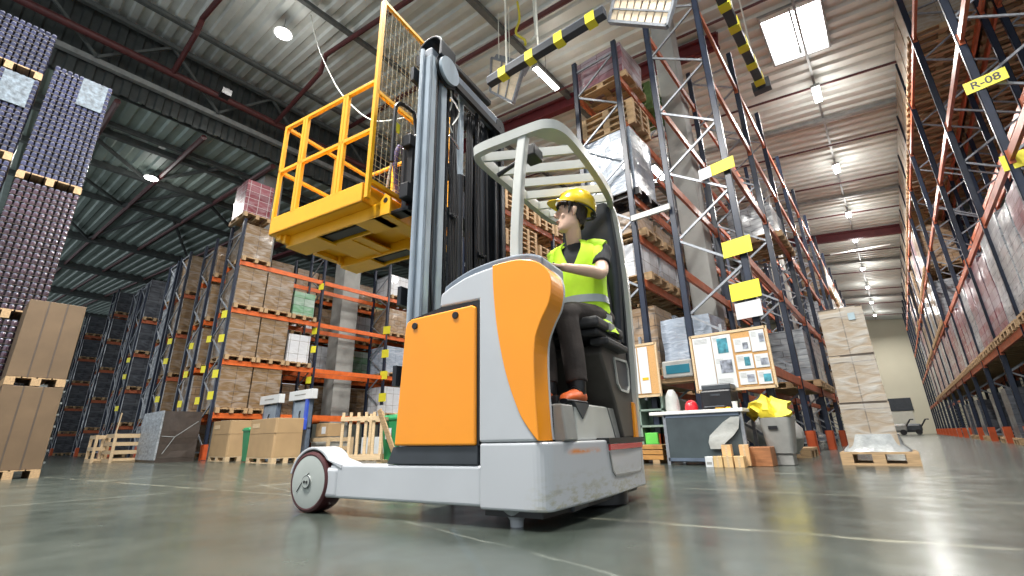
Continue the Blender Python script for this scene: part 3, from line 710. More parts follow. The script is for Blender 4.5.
# load legs with wheels
for side, v0, v1 in (('near', .0, .13), ('far', 1.2, 1.33)):
    leg = MB().box((.16, v0, .085), (1.2, v1, .262)).build('load_leg', 'white_paint', T, bevel=.014, seg=3)
    MB().box((.12, v0-.007, .085), (.235, v1-.004, .245)).build('leg_bracket', 'white_paint', leg, bevel=.02, seg=3)
    # arched mudguard over the wheel
    fo = arc(0, .166, .192, 168, 40, 14) + [(.26, .262), (.26, .235)] + arc(0, .166, .176, 42, 168, 14)
    MB().prism(fo, v0-.004, v1+.02, 1).build('mudguard', 'white_paint', leg, bevel=.004)
    wy = v0-.02
    wh = MB().lathe((0, wy, .166), [(.118, .012), (.15, .004), (.163, .012), (.1665, .03), (.1665, .125), (.16, .14), (.12, .14)], 40, 1).build('load_wheel', 'tyre', T)
    MB().lathe((0, wy, .166), [(.0, -.006), (.035, -.006), (.037, 0), (.115, .002), (.142, .006), (.146, .016), (.14, .03), (0, .03)], 40, 1).build('wheel_disc', 'wheelrim', wh)
    MB().lathe((0, wy-.007, .166), [(.0, -.002), (.036, -.002), (.036, .001), (.0, .001)], 24, 1).build('hub_ring', 'darkgrey', wh)
    MB().lathe((0, wy-.009, .166), [(.0, -.002), (.031, -.002), (.031, .001), (.0, .001)], 24, 1).build('hub_cap', 'wheelrim', wh)
    hb = MB()
    for x in (-.011, .011): hb.lathe((x, wy-.012, .166), [(0, -.002), (.008, -.002), (.008, .001), (0, .001)], 10, 1)
    hb.bar((-.085, wy-.001, .11), (-.028, wy-.001, .185), .002, .004, (0, 1, 0)).bar((-.028, wy-.001, .185), (.012, wy-.001, .215), .002, .004, (0, 1, 0))
    hb.build('wheel_marks', 'ink', wh)
# skirt / chassis body with bowed rear
rear = [(1.12, .0)] + [(1.12, .0)]
pl = [(1.19, .0), (1.47, .0)] + arc(1.475, .075, .075, -90, -12, 6) + [(1.58, .35), (1.605, .7), (1.605, 1.0)] + arc(1.535, 1.31, .075, 0, 90, 6) + [(1.19, 1.385)]
sk = MB().prism(pl, .075, .362).build('chassis_skirt', 'skirt', T, bevel=.012, seg=3)
MB().prism([(x-.06 if x > 1.4 else x, min(max(y, .05), 1.33)) for x, y in pl], .045, .08).build('underframe', 'black', sk)
MB().box((1.42, .3, .04), (1.53, .85, .085)).build('rear_plate', 'darkgrey', sk, bevel=.01)
MB().box((.60, .12, .19), (1.2, 1.22, .30)).build('battery_tray', 'darkgrey', sk)
MB().lathe((1.33, .10, .0), [(.03, 0), (.032, .025), (.034, .03), (.07, .075), (.09, .08)], 20).build('stabiliser_foot', 'white_paint', T)
MB().lathe((1.42, .95, .0), [(.05, 0), (.16, .0), (.17, .01), (.17, .09), (.1, .1)], 24).build('drive_wheel_cover', 'black', T)
# light bar and maintenance hatch in the rear skirt
MB().prism([(.64, .342), (1.37, .342), (1.37, .372), (.64, .372)], 1.50, 1.615, 0).build('rear_sill', 'black', sk)
MB().prism([(.66, .306), (1.33, .306), (1.33, .340), (.66, .340)], 1.55, 1.614, 0).build('tail_light_bar', 'redlight', sk, bevel=.004)
hp = MB()
for a, b in (((.66, .30), (.69, .2)), ((.69, .2), (.73, .175)), ((.73, .175), (1.22, .165)), ((1.22, .165), (1.27, .18)), ((1.27, .18), (1.29, .30))): hp.bar((1.607, a[0], a[1]), (1.607, b[0], b[1]), .006, .012)
hp.build('hatch_frame', 'bingrey', sk)
# battery compartment
bc = MB().box((.70, .03, .262), (1.19, 1.3, 1.02)).build('battery_housing', 'darkgrey', T, bevel=.01)
MB().prism([(.60, .265), (1.178, .265), (1.178, .352), (.64, .352)], .0, .1, 1).build('battery_plinth', 'darkgrey', bc, bevel=.004)
dp = [(.655, .356), (1.172, .352), (1.172, 1.035), (1.15, 1.052), (.735, 1.035), (.70, 1.018), (.69, .985)]
dr_ = MB().prism(dp, -.012, .02, 1).build('battery_door', 'orange', T, bevel=.01, seg=3)
for u in (.765, 1.045): MB().lathe((u, -.016, .99+.02*(u > .9)), [(0, -.004), (.018, -.004), (.02, .004), (0, .004)], 16, 1).build('door_bolt', 'black', dr_)
MB().prism([(1.172, .352), (1.186, .352), (1.186, 1.075), (.93, 1.075), (.70, 1.035), (.72, 1.03), (1.15, 1.057), (1.172, 1.04)], .004, .05, 1).build('door_gap_seal', 'black', bc)
# side cowl: pale shell and the orange tail panel
top = catmull([(.93, 1.15), (1.0, 1.185), (1.12, 1.225), (1.28, 1.245), (1.43, 1.245), (1.53, 1.215), (1.595, 1.155), (1.612, 1.08), (1.595, .99), (1.545, .90), (1.51, .80), (1.503, .6), (1.512, .364)], 4)
top = [(p[0], p[1]) for p in [(q.x, q.y) for q in [Vector((a.x, a.y, 0)) for a in [Vector((p[0], p[1], 0)) for p in top]]]]
shell = [(1.186, .364), (1.186, 1.075), (.925, 1.075)] + [q for q in top if q[0] < 1.30 and q[1] > 1] + [(1.31, 1.2), (1.33, .9), (1.37, .68), (1.44, .5), (1.50, .364)]
MB().prism(shell, .0, .16, 1).build('side_cowl', 'white_paint', T, bevel=.022, seg=3)
lf = [(p.x, p.y) for p in catmull([(1.275, 1.243, 0), (1.28, 1.1, 0), (1.30, .9, 0), (1.345, .68, 0), (1.41, .5, 0), (1.46, .42, 0), (1.50, .372, 0)], 5)]
rt_ = [p for p in top if p[0] > 1.276][::-1]
orp = lf + [(1.51, .368)] + [(p[0]-.002, p[1]+.004) for p in rt_]
MB().prism(orp, -.008, .14, 1).build('tail_panel', 'orange', T, bevel=.03, seg=5)
ed = MB().prism([(p[0]+.003, p[1]+.003) for p in orp], .138, .156, 1).build('tail_panel_edge', 'white_paint', T, bevel=.004)
# inner wall of the cowl, dark, around the legs of the driver
MB().prism([(1.2, .364), (1.2, 1.19), (1.50, 1.17), (1.56, 1.08), (1.5, .88), (1.47, .364)], .155, .19, 1).build('cab_inner_panel', 'black', T)
# hood / dashboard across the cab
hd = [(p[0], p[1]+.05) for p in top if p[1] > 1.1 and p[0] < 1.56]
hl = [(.925, 1.1)] + [(p[0]-.002, p[1]) for p in hd] + [(1.58, 1.16)]
hood = MB().prism(hl[:1] + hd + [(1.55, 1.15), (1.3, 1.17), (1.0, 1.1)], .03, .30, 1).build('dashboard_hood', 'mast', T, bevel=.015, seg=3)
MB().box((.93, .30, .98), (1.22, 1.30, 1.2)).build('front_console', 'darkgrey', T, bevel=.02)
MB().prism([(.93, 1.13), (1.22, 1.19), (1.22, .55), (1.18, .36), (.93, .36)], .16, 1.33, 1).build('cab_front_wall', 'black', T)
MB().box((1.18, .16, .36), (1.52, 1.33, .535)).build('cab_floor', 'black', T, bevel=.01)
# steps
st = MB().prism([(1.30, .535), (1.555, .535), (1.575, .364), (1.30, .364)], .16, .30, 1).build('step', 'bingrey', T, bevel=.008)
MB().prism([(.36, .55), (.86, .55), (.98, .364), (.36, .364)], 1.40, 1.545, 0).build('step', 'guardgrey', T, bevel=.008)
MB().prism([(.86, .545), (1.0, .545), (1.06, .364), (.98, .364)], 1.40, 1.55, 0).build('step_edge', 'bingrey', st, bevel=.004)
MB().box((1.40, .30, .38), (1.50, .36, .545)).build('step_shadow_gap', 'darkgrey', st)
MB().prism([(.33, .552), (.55, .552), (.44, .47)], 1.53, 1.552, 0).build('step_mat', 'darkgrey', st)
# seat console with its pocket, seat cushions, backrest, rear pillar
cs = MB().prism([(1.06, .366), (.93, .60), (.74, .86), (.78, .92), (1.36, .95), (1.40, .366)], 1.2, 1.575, 0).build('seat_console', 'taupe', T, bevel=.015, seg=3)
pk = MB()
po = [(.98, .86), (1.01, .70), (1.06, .665), (1.22, .66), (1.26, .70), (1.27, .82), (1.24, .87)]
for a, b in zip(po, po[1:]+po[:1]): pk.bar((1.58, a[0], a[1]), (1.58, b[0], b[1]), .012, .014)
pk.build('pocket_rim', 'guardgrey', cs)
MB().prism(po, 1.5, 1.5775, 0).build('pocket_recess', 'darkgrey', cs)
MB().prism([(1.27, .36), (1.38, .36), (1.375, .58), (1.29, .6)], 1.572, 1.592, 0).build('tail_strip', 'orange', T, bevel=.004)
seat = MB().box((1.22, .64, .955), (1.60, 1.12, 1.0)).build('seat', 'rubber', T, bevel=.02, seg=3)
MB().box((1.22, .60, 1.0), (1.62, 1.12, 1.065)).build('seat_cushion', 'rubber', seat, bevel=.02, seg=3)
MB().box((1.52, .70, .905), (1.64, 1.12, .95)).build('armrest_pad', 'rubber', seat, bevel=.012, seg=2)
MB().box((1.57, .80, 1.0), (1.63, .9, 1.06)).build('seat_lever', 'bingrey', seat, bevel=.01)
bk = MB()
sec = [(1.00, 1.22, 1.58), (1.2, 1.2, 1.59), (1.45, 1.18, 1.6), (1.75, 1.18, 1.6), (2.0, 1.2, 1.585), (2.09, 1.23, 1.57)]
bk.loft([[(u0-.0, 1.17, w), (u1-.02, 1.17, w), (u1, 1.2, w), (u1, 1.27, w), (u0, 1.27, w)] for w, u0, u1 in sec], smooth=False)
bkr = bk.build('backrest', 'mastdark', T, bevel=.015)
bs = MB().loft([[(u0+.04, 1.12, w), (u1-.06, 1.12, w), (u1-.04, 1.17, w), (u0+.02, 1.17, w)] for w, u0, u1 in ((1.07, 1.22, 1.58), (1.3, 1.2, 1.59), (1.62, 1.22, 1.56))], smooth=False).build('back_cushion', 'rubber', bkr, bevel=.02, seg=3)
pil = catmull([(1.575, 1.36, .37), (1.6, 1.35, .9), (1.615, 1.33, 1.5), (1.60, 1.30, 1.95), (1.575, 1.27, 2.10)], 6)
MB().bar((1.27, 1.27, 1.0), (1.25, 1.26, 2.1), .035, .035).build('guard_post', 'guardgrey', T)
def sweep(pts, w, h, up=(0, 1, 0)):
    b = MB(); R2 = []
    for i, p in enumerate(pts):
        d = (pts[min(i+1, len(pts)-1)]-pts[max(i-1, 0)]).normalized(); r = d.cross(Vector(up)).normalized(); u = r.cross(d).normalized()
        R2.append([p-r*w/2-u*h/2, p+r*w/2-u*h/2, p+r*w/2+u*h/2, p-r*w/2+u*h/2])
    return b.loft(R2, True, False)
# overhead guard: rim, slats, near post
sweep(pil, .036, .05).build('guard_post', 'guardgrey', T)
sweep([p-Vector((.04, .02, 0)) for p in pil], .05, .09).build('pillar_lining', 'mastdark', T)
og = bpy.data.objects.new('overhead_guard', None); C.objects.link(og); og.parent = T; og.location = (0, 0, 0)
rimc = [(1.07, .14), (1.14, .105), (1.3, .10), (1.5, .10), (1.575, .115), (1.625, .17), (1.648, .3), (1.655, .6), (1.64, .95), (1.615, 1.15), (1.565, 1.27), (1.45, 1.30), (1.2, 1.30), (1.11, 1.26), (1.075, 1.1), (1.06, .7), (1.05, .3)]
rc = catmull([(x, y, 0) for x, y in rimc], 4, True)
rb_ = MB(); m_ = len(rc); outer = []; 
for i in range(m_):
    d = (rc[(i+1) % m_]-rc[i-1]).normalized(); nn_ = Vector((d.y, -d.x, 0)); outer.append(nn_)
rings = []
for i in range(m_):
    p, nn_ = rc[i], outer[i]; z = 2.10
    rings.append([p+nn_*.014+Vector((0, 0, z-.040)), p+nn_*.018+Vector((0, 0, z+.02)), p+nn_*.0+Vector((0, 0, z+.034)), p-nn_*.034+Vector((0, 0, z+.034)), p-nn_*.036+Vector((0, 0, z+.01)), p-nn_*.03+Vector((0, 0, z-.040))])
vs = [v for g in rings for v in g]; fs = []
for i in range(m_):
    j = (i+1) % m_
    for k in range(6): fs.append((i*6+k, i*6+(k+1) % 6, j*6+(k+1) % 6, j*6+k))
rb_.add(vs, fs, True).build('guard_rim', 'guardgrey', og)
for a, b in (((1.075, .20), (1.64, .44)), ((1.075, .39), (1.65, .63)), ((1.08, .58), (1.65, .82)), ((1.08, .77), (1.64, .99)), ((1.09, .96), (1.62, 1.14)), ((1.11, 1.13), (1.56, 1.26))):
    MB().bar((a[0], a[1], 2.10), (b[0], b[1], 2.10), .018, .062).build('guard_slat', 'guardgrey', og)
MB().prism([(1.46, .115), (1.57, .125), (1.62, .19), (1.64, .36), (1.55, .25)], 2.07, 2.085).build('corner_gusset', 'guardgrey', og)
pp = catmull([(1.385, .075, 1.20), (1.375, .08, 1.35), (1.385, .09, 1.6), (1.40, .105, 1.85), (1.425, .12, 2.09)], 5)
sweep(pp, .056, .05).build('guard_post', 'guardgrey', T, bevel=.008)
wl = MB().box((1.36, .2, 2.0), (1.45, .32, 2.075)).tube([(1.36, .24, 2.02), (1.25, .22, 1.97), (1.19, .2, 1.93)], .016, 8).build('work_light', 'black', T, bevel=.015)
# steering wheel and levers on the console
sw = MB().tube([(1.36+.1*math.cos(a*math.pi/10), .36+.1*math.sin(a*math.pi/10), 1.24+.02*math.sin(a*math.pi/10)) for a in range(20)], .011, 8, closed=True)
sw.bar((1.28, .36, 1.24), (1.44, .36, 1.24), .02, .01).build('steering_wheel', 'black', T)
MB().tube([(1.40, .40, 1.15), (1.41, .39, 1.30), (1.41, .38, 1.34)], [.016, .018, .024], 10).tube([(1.47, .40, 1.15), (1.475, .39, 1.32)], [.012, .016], 10).build('control_levers', 'black', T)
MB().box((1.30, .42, .54), (1.42, .52, .60)).build('foot_pedal', 'rubber', T, bevel=.01)

# mast
mast = bpy.data.objects.new('mast', None); C.objects.link(mast); mast.parent = T
def chan(u0, u1, v0, v1, t, w0, w1, open_):
    b = MB()
    b.box((u0, v0, w0), (u1, v0+t, w1)) if open_ > 0 else b.box((u0, v1-t, w0), (u1, v1, w1))
    b.box((u0, v0, w0), (u0+t*1.2, v1, w1)); b.box((u1-t*1.2, v0, w0), (u1, v1, w1)); return b
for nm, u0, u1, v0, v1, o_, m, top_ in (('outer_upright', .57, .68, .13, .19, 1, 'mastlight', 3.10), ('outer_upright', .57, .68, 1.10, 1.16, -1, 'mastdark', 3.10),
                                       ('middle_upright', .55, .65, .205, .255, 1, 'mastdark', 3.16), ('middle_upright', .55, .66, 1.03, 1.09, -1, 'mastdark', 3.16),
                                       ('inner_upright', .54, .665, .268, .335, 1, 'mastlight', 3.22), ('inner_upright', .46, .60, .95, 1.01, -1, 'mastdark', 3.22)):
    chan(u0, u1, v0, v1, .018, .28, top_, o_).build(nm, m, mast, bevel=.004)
for w in (.75, 1.25, 3.0): MB().bar((.5, .12, w), (.5, 1.17, w), .03, .12).build('mast_crossmember', 'mastdark', mast)
MB().bar((.63, .14, 3.12), (.63, 1.17, 3.12), .07, .13).build('mast_crossmember', 'mast', mast, bevel=.01)
MB().bar((.685, .40, 3.035), (.685, 1.17, 3.02), .03, .06).build('crossmember_lip', 'black', mast)
MB().bar((.52, .30, 3.44), (.56, 1.10, 3.40), .05, .05).build('top_tie_bar', 'black', mast, bevel=.008)
MB().bar((.48, .2, 3.20), (.48, 1.05, 3.24), .04, .1).build('mast_crossmember', 'black', mast)
# crosshead cover and pulley
cc = [(.49, 3.14)] + arc(.60, 3.24, .12, 165, 15, 12) + [(.715, 3.14), (.69, 3.14)] + arc(.60, 3.24, .10, 15, 165, 12) + [(.51, 3.14)]
MB().prism(cc, .19, .37, 1).build('crosshead_cover', 'mastdark', mast, bevel=.006)
MB().lathe((.69, .30, 3.06), [(.0, 0), (.105, 0), (.112, .01), (.112, .03), (.0, .03)], 32, 0).build('pulley', 'mastlight', mast)
MB().lathe((.675, .30, 3.06), [(.09, -.01), (.122, -.01), (.13, .0), (.13, .012), (.09, .012)], 32, 0).build('pulley_guard', 'black', mast)
MB().lathe((.60, 1.12, 3.12), [(.0, -.01), (.07, -.01), (.07, .07), (.0, .07)], 20, 0).build('pulley', 'black', mast)
# cylinders, chains, hoses
MB().cyl((.58, .62, .3), (.58, .62, 2.35), .036).build('lift_cylinder', 'mastdark', mast)
MB().cyl((.58, .62, 2.35), (.58, .62, 3.2), .03).build('cylinder_rod', 'mastlight', mast)
MB().cyl((.60, .115, .3), (.60, .115, 3.16), .017).build('side_cylinder', 'mastlight', mast)
MB().cyl((.66, .215, .3), (.66, .215, 2.98), .010).build('side_cylinder', 'black', mast)
MB().cyl((.58, .93, .3), (.58, .93, 3.0), .03).build('lift_cylinder', 'mastdark', mast)
def chain(u, v, w0, w1):
    b = MB(); w = w0; k = 0
    while w < w1:
        for dv in (-.009, 0, .009): b.box((u-.008, v+dv-.0022, w), (u+.008, v+dv+.0022, w+.024))
        w += .026; k += 1
    b.box((u-.003, v-.01, w0), (u+.003, v+.01, w1)); return b
for u, v in ((.625, .40), (.625, .45), (.62, .80)): chain(u, v, .95, 3.06).build('lift_chain', 'mastdark', mast)
hs = random.Random(2)
for k, v in enumerate((.48, .505, .53, .555, .68, .71, .74, .85, .88, .98)):
    j = hs.uniform(-.01, .01)
    pts = [(.61+j, v, .6), (.62, v+j, 1.3), (.61, v-j, 2.0), (.60+j, v+j, 2.6), (.60, v+.02, 3.02)]
    MB().tube(catmull(pts, 5), .0105, 8).build('hydraulic_hose', 'black', mast)
MB().tube(catmull([(.66, .36, 3.05), (.63, .44, 2.9), (.62, .40, 2.75), (.64, .44, 2.62)], 6), .007, 6).tube(catmull([(.66, .48, 3.0), (.64, .52, 2.85), (.63, .45, 2.7)], 6), .007, 6).build('loose_cable', 'guardgrey', mast)
MB().tube(catmull([(.67, .25, 1.1), (.675, .20, 1.5), (.665, .22, 1.9), (.66, .14, 2.3)], 6), .008, 6).build('loose_cable', 'black', mast)
for v, w in ((.47, 1.93), (.85, 1.75)): MB().box((.60, v-.04, w-.012), (.64, v+.05, w+.012)).lathe((.645, v, w), [(0, 0), (.01, 0), (.01, .008), (0, .008)], 10, 0).lathe((.645, v+.04, w), [(0, 0), (.01, 0), (.01, .008), (0, .008)], 10, 0).build('hose_clamp', 'mastdark', mast)
for w in (2.9, 2.55): MB().tube([(.66, .38, w), (.665, .44, w-.02), (.66, .5, w-.05)], .009, 6).build('chain_anchor', 'chrome', mast)
# fork carriage between mast and platform
cg = bpy.data.objects.new('fork_carriage', None); C.objects.link(cg); cg.parent = T
MB().box((.36, .20, 2.02), (.44, 1.08, 2.14)).box((.36, .20, 2.45), (.44, 1.08, 2.55)).box((.38, .24, 2.1), (.43, .32, 2.5)).box((.38, .96, 2.1), (.43, 1.04, 2.5)).build('carriage_frame', 'black', cg, bevel=.008)
MB().box((.30, .26, 2.16), (.44, .44, 2.50)).box((.28, .30, 2.5), (.42, .42, 2.62)).build('carriage_valve_block', 'black', cg, bevel=.015)
MB().tube(catmull([(.33, .14, 2.30), (.33, .14, 2.72), (.335, .15, 2.80), (.34, .19, 2.84), (.35, .28, 2.84), (.35, .34, 2.78), (.35, .34, 2.2)], 5), .016, 8).build('backrest_hoop', 'black', cg)
for v in (.26, .82): 
    MB().box((-.80, v, 1.955), (.40, v+.10, 1.985)).box((.33, v, 1.955), (.38, v+.1, 2.5)).build('fork', 'mastdark', cg, bevel=.005)
MB().box((.3, .15, 2.6), (.31, .22, 2.68)).build('tag_plate', 'yellowsign', cg)

# ------------------------------------------------------------------ yellow work platform carried on the forks
wp = root('work_platform', 'yellow railed work platform with mesh screen raised on the truck forks', 'work platform', TO+Vector((-.05*math.cos(TA), -.05*math.sin(TA), 0)), TA)
tr = MB(); u0, u1, v0, v1, w0, w1 = -.95, .15, .10, 1.08, 2.03, 2.19
tr.box((u0, v0, w0), (u1, v1, w0+.02)); tr.box((u0, v0, w0), (u1, v0+.015, w1)); tr.box((u0, v1-.015, w0), (u1, v1, w1)); tr.box((u0, v0, w0), (u0+.015, v1, w1)); tr.box((u1-.015, v0, w0), (u1, v1, w1))
tr.build('floor_tray', 'yellow', wp, bevel=.006)
for v in (.22, .78):
    p = MB(); p.box((-.84, v-.02, 1.94), (.24, v+.0, 2.03)); p.box((-.84, v+.16, 1.94), (.24, v+.18, 2.03)); p.box((-.84, v-.02, 1.93), (-.45, v+.18, 1.95)); p.box((-.02, v-.02, 1.93), (.24, v+.18, 1.95)); p.box((-.84, v-.06, 1.955), (-.80, v+.2, 2.03))
    p.build('fork_pocket', 'yellow', wp, bevel=.004)
MB().box((-.60, .42, 1.96), (-.2, .76, 1.975)).box((-.90, .14, 1.985), (-.84, .42, 2.03)).box((-.9, .5, 1.985), (-.84, 1.02, 2.03)).box((-.35, .4, 1.95), (-.30, .78, 2.03)).box((.16, .2, 1.93), (.3, 1.0, 1.945)).build('under_frame', 'yellow', wp, bevel=.004)
lg = MB().prism([(.12, 1.93), (.33, 1.93), (.33, 2.06), (.28, 2.10), (.22, 2.04), (.12, 2.04)], .20, .215, 1).build('locking_lug', 'yellow', wp)
MB().lathe((.285, .197, 2.045), [(0, 0), (.02, 0), (.02, .004), (0, .004)], 14, 1).build('lug_hole', 'black', lg)
def sq(b, p, q, s=.03): b.bar(p, q, s, s)
def post(u, v, w0_, w1_, s=.03, m='yellow'):
    b = MB(); sq(b, (u, v, w0_), (u, v, w1_), s); b.build('post', m, wp, bevel=.003)
H1 = 3.10
for u in (-.935, -.68, -.645, -.17, -.135): post(u, .115, 2.17, H1)
post(.185, .115, 2.05, 3.93, .034)
for v in (.66, .70, 1.065): post(-.935, v, 2.17, H1)
post(.185, 1.065, 2.05, 3.93, .034); post(-.55, 1.065, 2.17, H1)
for w in (H1, 2.64):
    MB().bar((-.95, .115, w), (.185, .115, w), .03, .03).build('guard_rail', 'yellow', wp, bevel=.003)
    MB().bar((-.935, .115, w), (-.935, 1.065, w), .03, .03).build('guard_rail', 'yellow', wp, bevel=.003)
    MB().bar((-.935, 1.065, w), (.185, 1.065, w), .03, .03).build('guard_rail', 'yellow', wp, bevel=.003)
for w in (3.93, 3.0, 2.20): MB().bar((.185, .115, w), (.185, 1.065, w), .034, .034).build('screen_rail', 'yellow', wp, bevel=.003)
ms = MB()
for i in range(1, 19): ms.tube([(.185, .115+.05*i, 2.2), (.185, .115+.05*i, 3.93)], .003, 4, caps=False)
for i in range(1, 35): ms.tube([(.185, .115, 2.2+.05*i), (.185, 1.065, 2.2+.05*i)], .003, 4, caps=False)
ms.build('mesh_screen', 'mesh', wp)
MB().box((.0, .5, 2.2), (.14, .8, 2.36)).build('control_case', 'white_paint', wp, bevel=.01)
MB().tube(catmull([(.12, .5, 2.2), (.13, .42, 2.5), (.14, .44, 2.7), (.14, .52, 2.6), (.12, .56, 2.2)], 6), .018, 8).build('safety_harness', mat('harness_violet', (.08, .05, .16), .7), wp)
MB().bar((-.06, .5, 2.2), (.1, .42, 2.62), .012, .05).build('aluminium_prop', 'bingrey', wp)
# ------------------------------------------------------------------ the driver (truck frame coordinates)
per = root('person', 'person in yellow helmet and lime safety vest sitting at the truck controls looking aside', 'person', TO, TA)
def ell(c, a, b, n=20, e=1.0, ph=0):
    c, a, b = Vector(c), Vector(a), Vector(b); out = []
    for k in range(n):
        t = 2*math.pi*k/n+ph; cs_, sn = math.cos(t), math.sin(t)
        cs_ = math.copysign(abs(cs_)**e, cs_); sn = math.copysign(abs(sn)**e, sn)
        out.append(c+a*cs_+b*sn)
    return out
def limb(b, pts, rs, n=14, k=5):
    P = catmull(pts, k); m = len(pts)-1; rr_ = []
    for i in range(len(P)):
        t = i/k; a = min(int(t), m-1); f = t-a; f = f*f*(3-2*f); rr_.append(rs[a]*(1-f)+rs[a+1]*f)
    return b.tube(P, rr_, n)
HC = Vector((1.425, .80, 1.858))                       # head centre
hf = Vector((math.cos(R(-151)), math.sin(R(-151)), .15)).normalized()   # where the face points
hr = hf.cross(Vector((0, 0, 1))).normalized(); hu = hr.cross(hf).normalized()
def HP(r, f, u): return HC + (hr*r + hf*f + hu*u)*1.07
SH = {1: Vector((1.575, .93, 1.595)), -1: Vector((1.265, .92, 1.59))}
EL = {1: Vector((1.615, .76, 1.375)), -1: Vector((1.245, .70, 1.33))}
WR = {1: Vector((1.455, .50, 1.365)), -1: Vector((1.335, .42, 1.29))}
HIP = {1: Vector((1.50, .97, 1.13)), -1: Vector((1.31, .97, 1.13))}
KN = {1: Vector((1.455, .55, 1.085)), -1: Vector((1.28, .55, 1.07))}
AN = {1: Vector((1.505, .50, .645)), -1: Vector((1.34, .47, .645))}
# bare body: head, neck, arms, hands, all fused
b = MB()
rings = []
for w, rx, fo, ry, sq_ in ((-.128, .016, .058, .014, 1), (-.122, .034, .044, .034, 1), (-.108, .048, .026, .058, 1), (-.088, .058, .012, .074, 1), (-.06, .066, .004, .084, 1), (-.03, .071, 0, .089, 1), (0, .074, -.003, .093, 1),
                       (.03, .077, -.006, .096, 1), (.06, .077, -.008, .097, 1), (.085, .071, -.009, .09, 1), (.107, .054, -.009, .07, 1), (.121, .028, -.009, .036, 1)):
    rings.append(ell(HP(0, fo-.004, w), hr*rx, hf*ry, 28))
b.loft(rings)
# nose, brow, lips, chin, cheeks
b.loft([ell(HP(0, .088, .018), hr*.007, hf*.008, 10), ell(HP(0, .096, -.004), hr*.009, hf*.012, 10), ell(HP(0, .103, -.022), hr*.013, hf*.015, 10), ell(HP(0, .097, -.033), hr*.016, hf*.012, 10), ell(HP(0, .086, -.038), hr*.010, hf*.006, 10)])
for s in (1, -1):
    b.loft([ell(HP(s*.03, .070, .016), hr*.018, hf*.012, 10), ell(HP(s*.03, .076, .028), hr*.024, hf*.012, 10), ell(HP(s*.03, .072, .04), hr*.018, hf*.010, 10)])
    b.loft([ell(HP(s*.034, .050, -.055), hr*.016, hf*.014, 10), ell(HP(s*.036, .054, -.035), hr*.024, hf*.018, 10), ell(HP(s*.034, .052, -.015), hr*.018, hf*.014, 10)])
    # ear
    ec = HP(s*.076, -.012, -.005)
    b.loft([ell(ec+hu*-.032, hr*.004, hf*.007, 10), ell(ec+hu*-.018+hr*s*.006, hr*.007, hf*.012, 10), ell(ec+hu*.006+hr*s*.010, hr*.008, hf*.018, 10), ell(ec+hu*.024+hr*s*.009, hr*.007, hf*.016, 10), ell(ec+hu*.033+hr*s*.004, hr*.004, hf*.008, 10)])
b.loft([ell(HP(0, .070, -.072), hr*.022, hf*.012, 12), ell(HP(0, .080, -.064), hr*.024, hf*.010, 12), ell(HP(0, .076, -.056), hr*.022, hf*.010, 12)])
b.loft([ell(HP(0, .058, -.122), hr*.016, hf*.012, 12), ell(HP(0, .066, -.106), hr*.022, hf*.016, 12), ell(HP(0, .064, -.092), hr*.018, hf*.014, 12)])
limb(b, [(1.405, .91, 1.56), (1.40, .885, 1.66), tuple(HP(0, -.012, -.07)), tuple(HP(0, -.01, -.02))], [.075, .054, .056, .055])
b.loft([ell((1.405, .92, w), (rx, 0, 0), (0, ry, 0), 20) for w, rx, ry in ((1.10, .13, .10), (1.25, .125, .095), (1.40, .14, .10), (1.52, .145, .09), (1.60, .10, .07))])
def hand(b, wr, d, nrm, side, curl=1.0):
    """palm and five bent fingers; d = forearm direction, nrm = back of the hand, side = thumb side"""
    d = d.normalized(); nrm = (nrm-d*nrm.dot(d)).normalized(); s = d.cross(nrm)*side
    c = wr
    b.loft([[c+d*t+s*(w*math.cos(a))+nrm*(h*math.sin(a)) for a in [2*math.pi*i/14 for i in range(14)]] for t, w, h in ((-.01, .026, .02), (.02, .034, .017), (.055, .042, .016), (.085, .041, .014), (.098, .034, .011))])
    for i, (o, L) in enumerate(((.030, .070), (.010, .078), (-.011, .073), (-.031, .058))):
        base = c+d*.088+s*o; p1 = base+d*L*.42-nrm*L*.14*curl; p2 = p1+d*L*.18-nrm*L*.32*curl; p3 = p2-d*L*.12*curl-nrm*L*.26*curl
        b.tube([base-d*.015, base, (base+p1)/2+nrm*.002, p1, (p1+p2)/2, p2, p3], [.0085, .0095, .009, .009, .0085, .008, .0065], 9)
    t0 = c+d*.018+s*.032-nrm*.004; t1 = t0+d*.03+s*.024-nrm*.012; t2 = t1+d*.03+s*.004-nrm*.016
    b.tube([t0-s*.014, t0, t1, (t1+t2)/2, t2], [.012, .0125, .0105, .010, .008], 9)
for s in (1, -1):
    limb(b, [tuple(SH[s]-Vector((s*.05, 0, -.0))), tuple(SH[s]), tuple((SH[s]+EL[s])/2), tuple(EL[s]), tuple(EL[s]*.7+WR[s]*.3), tuple(WR[s])], [.05, .052, .046, .040, .039, .0255])
    hand(b, WR[s], (WR[s]-EL[s])*.6+Vector((-.03 if s > 0 else .03, -.06, -.01)), Vector((.25*s, -.1, 1)), s, 1.0)
b.build('body', 'skin', per, remesh=.0052)
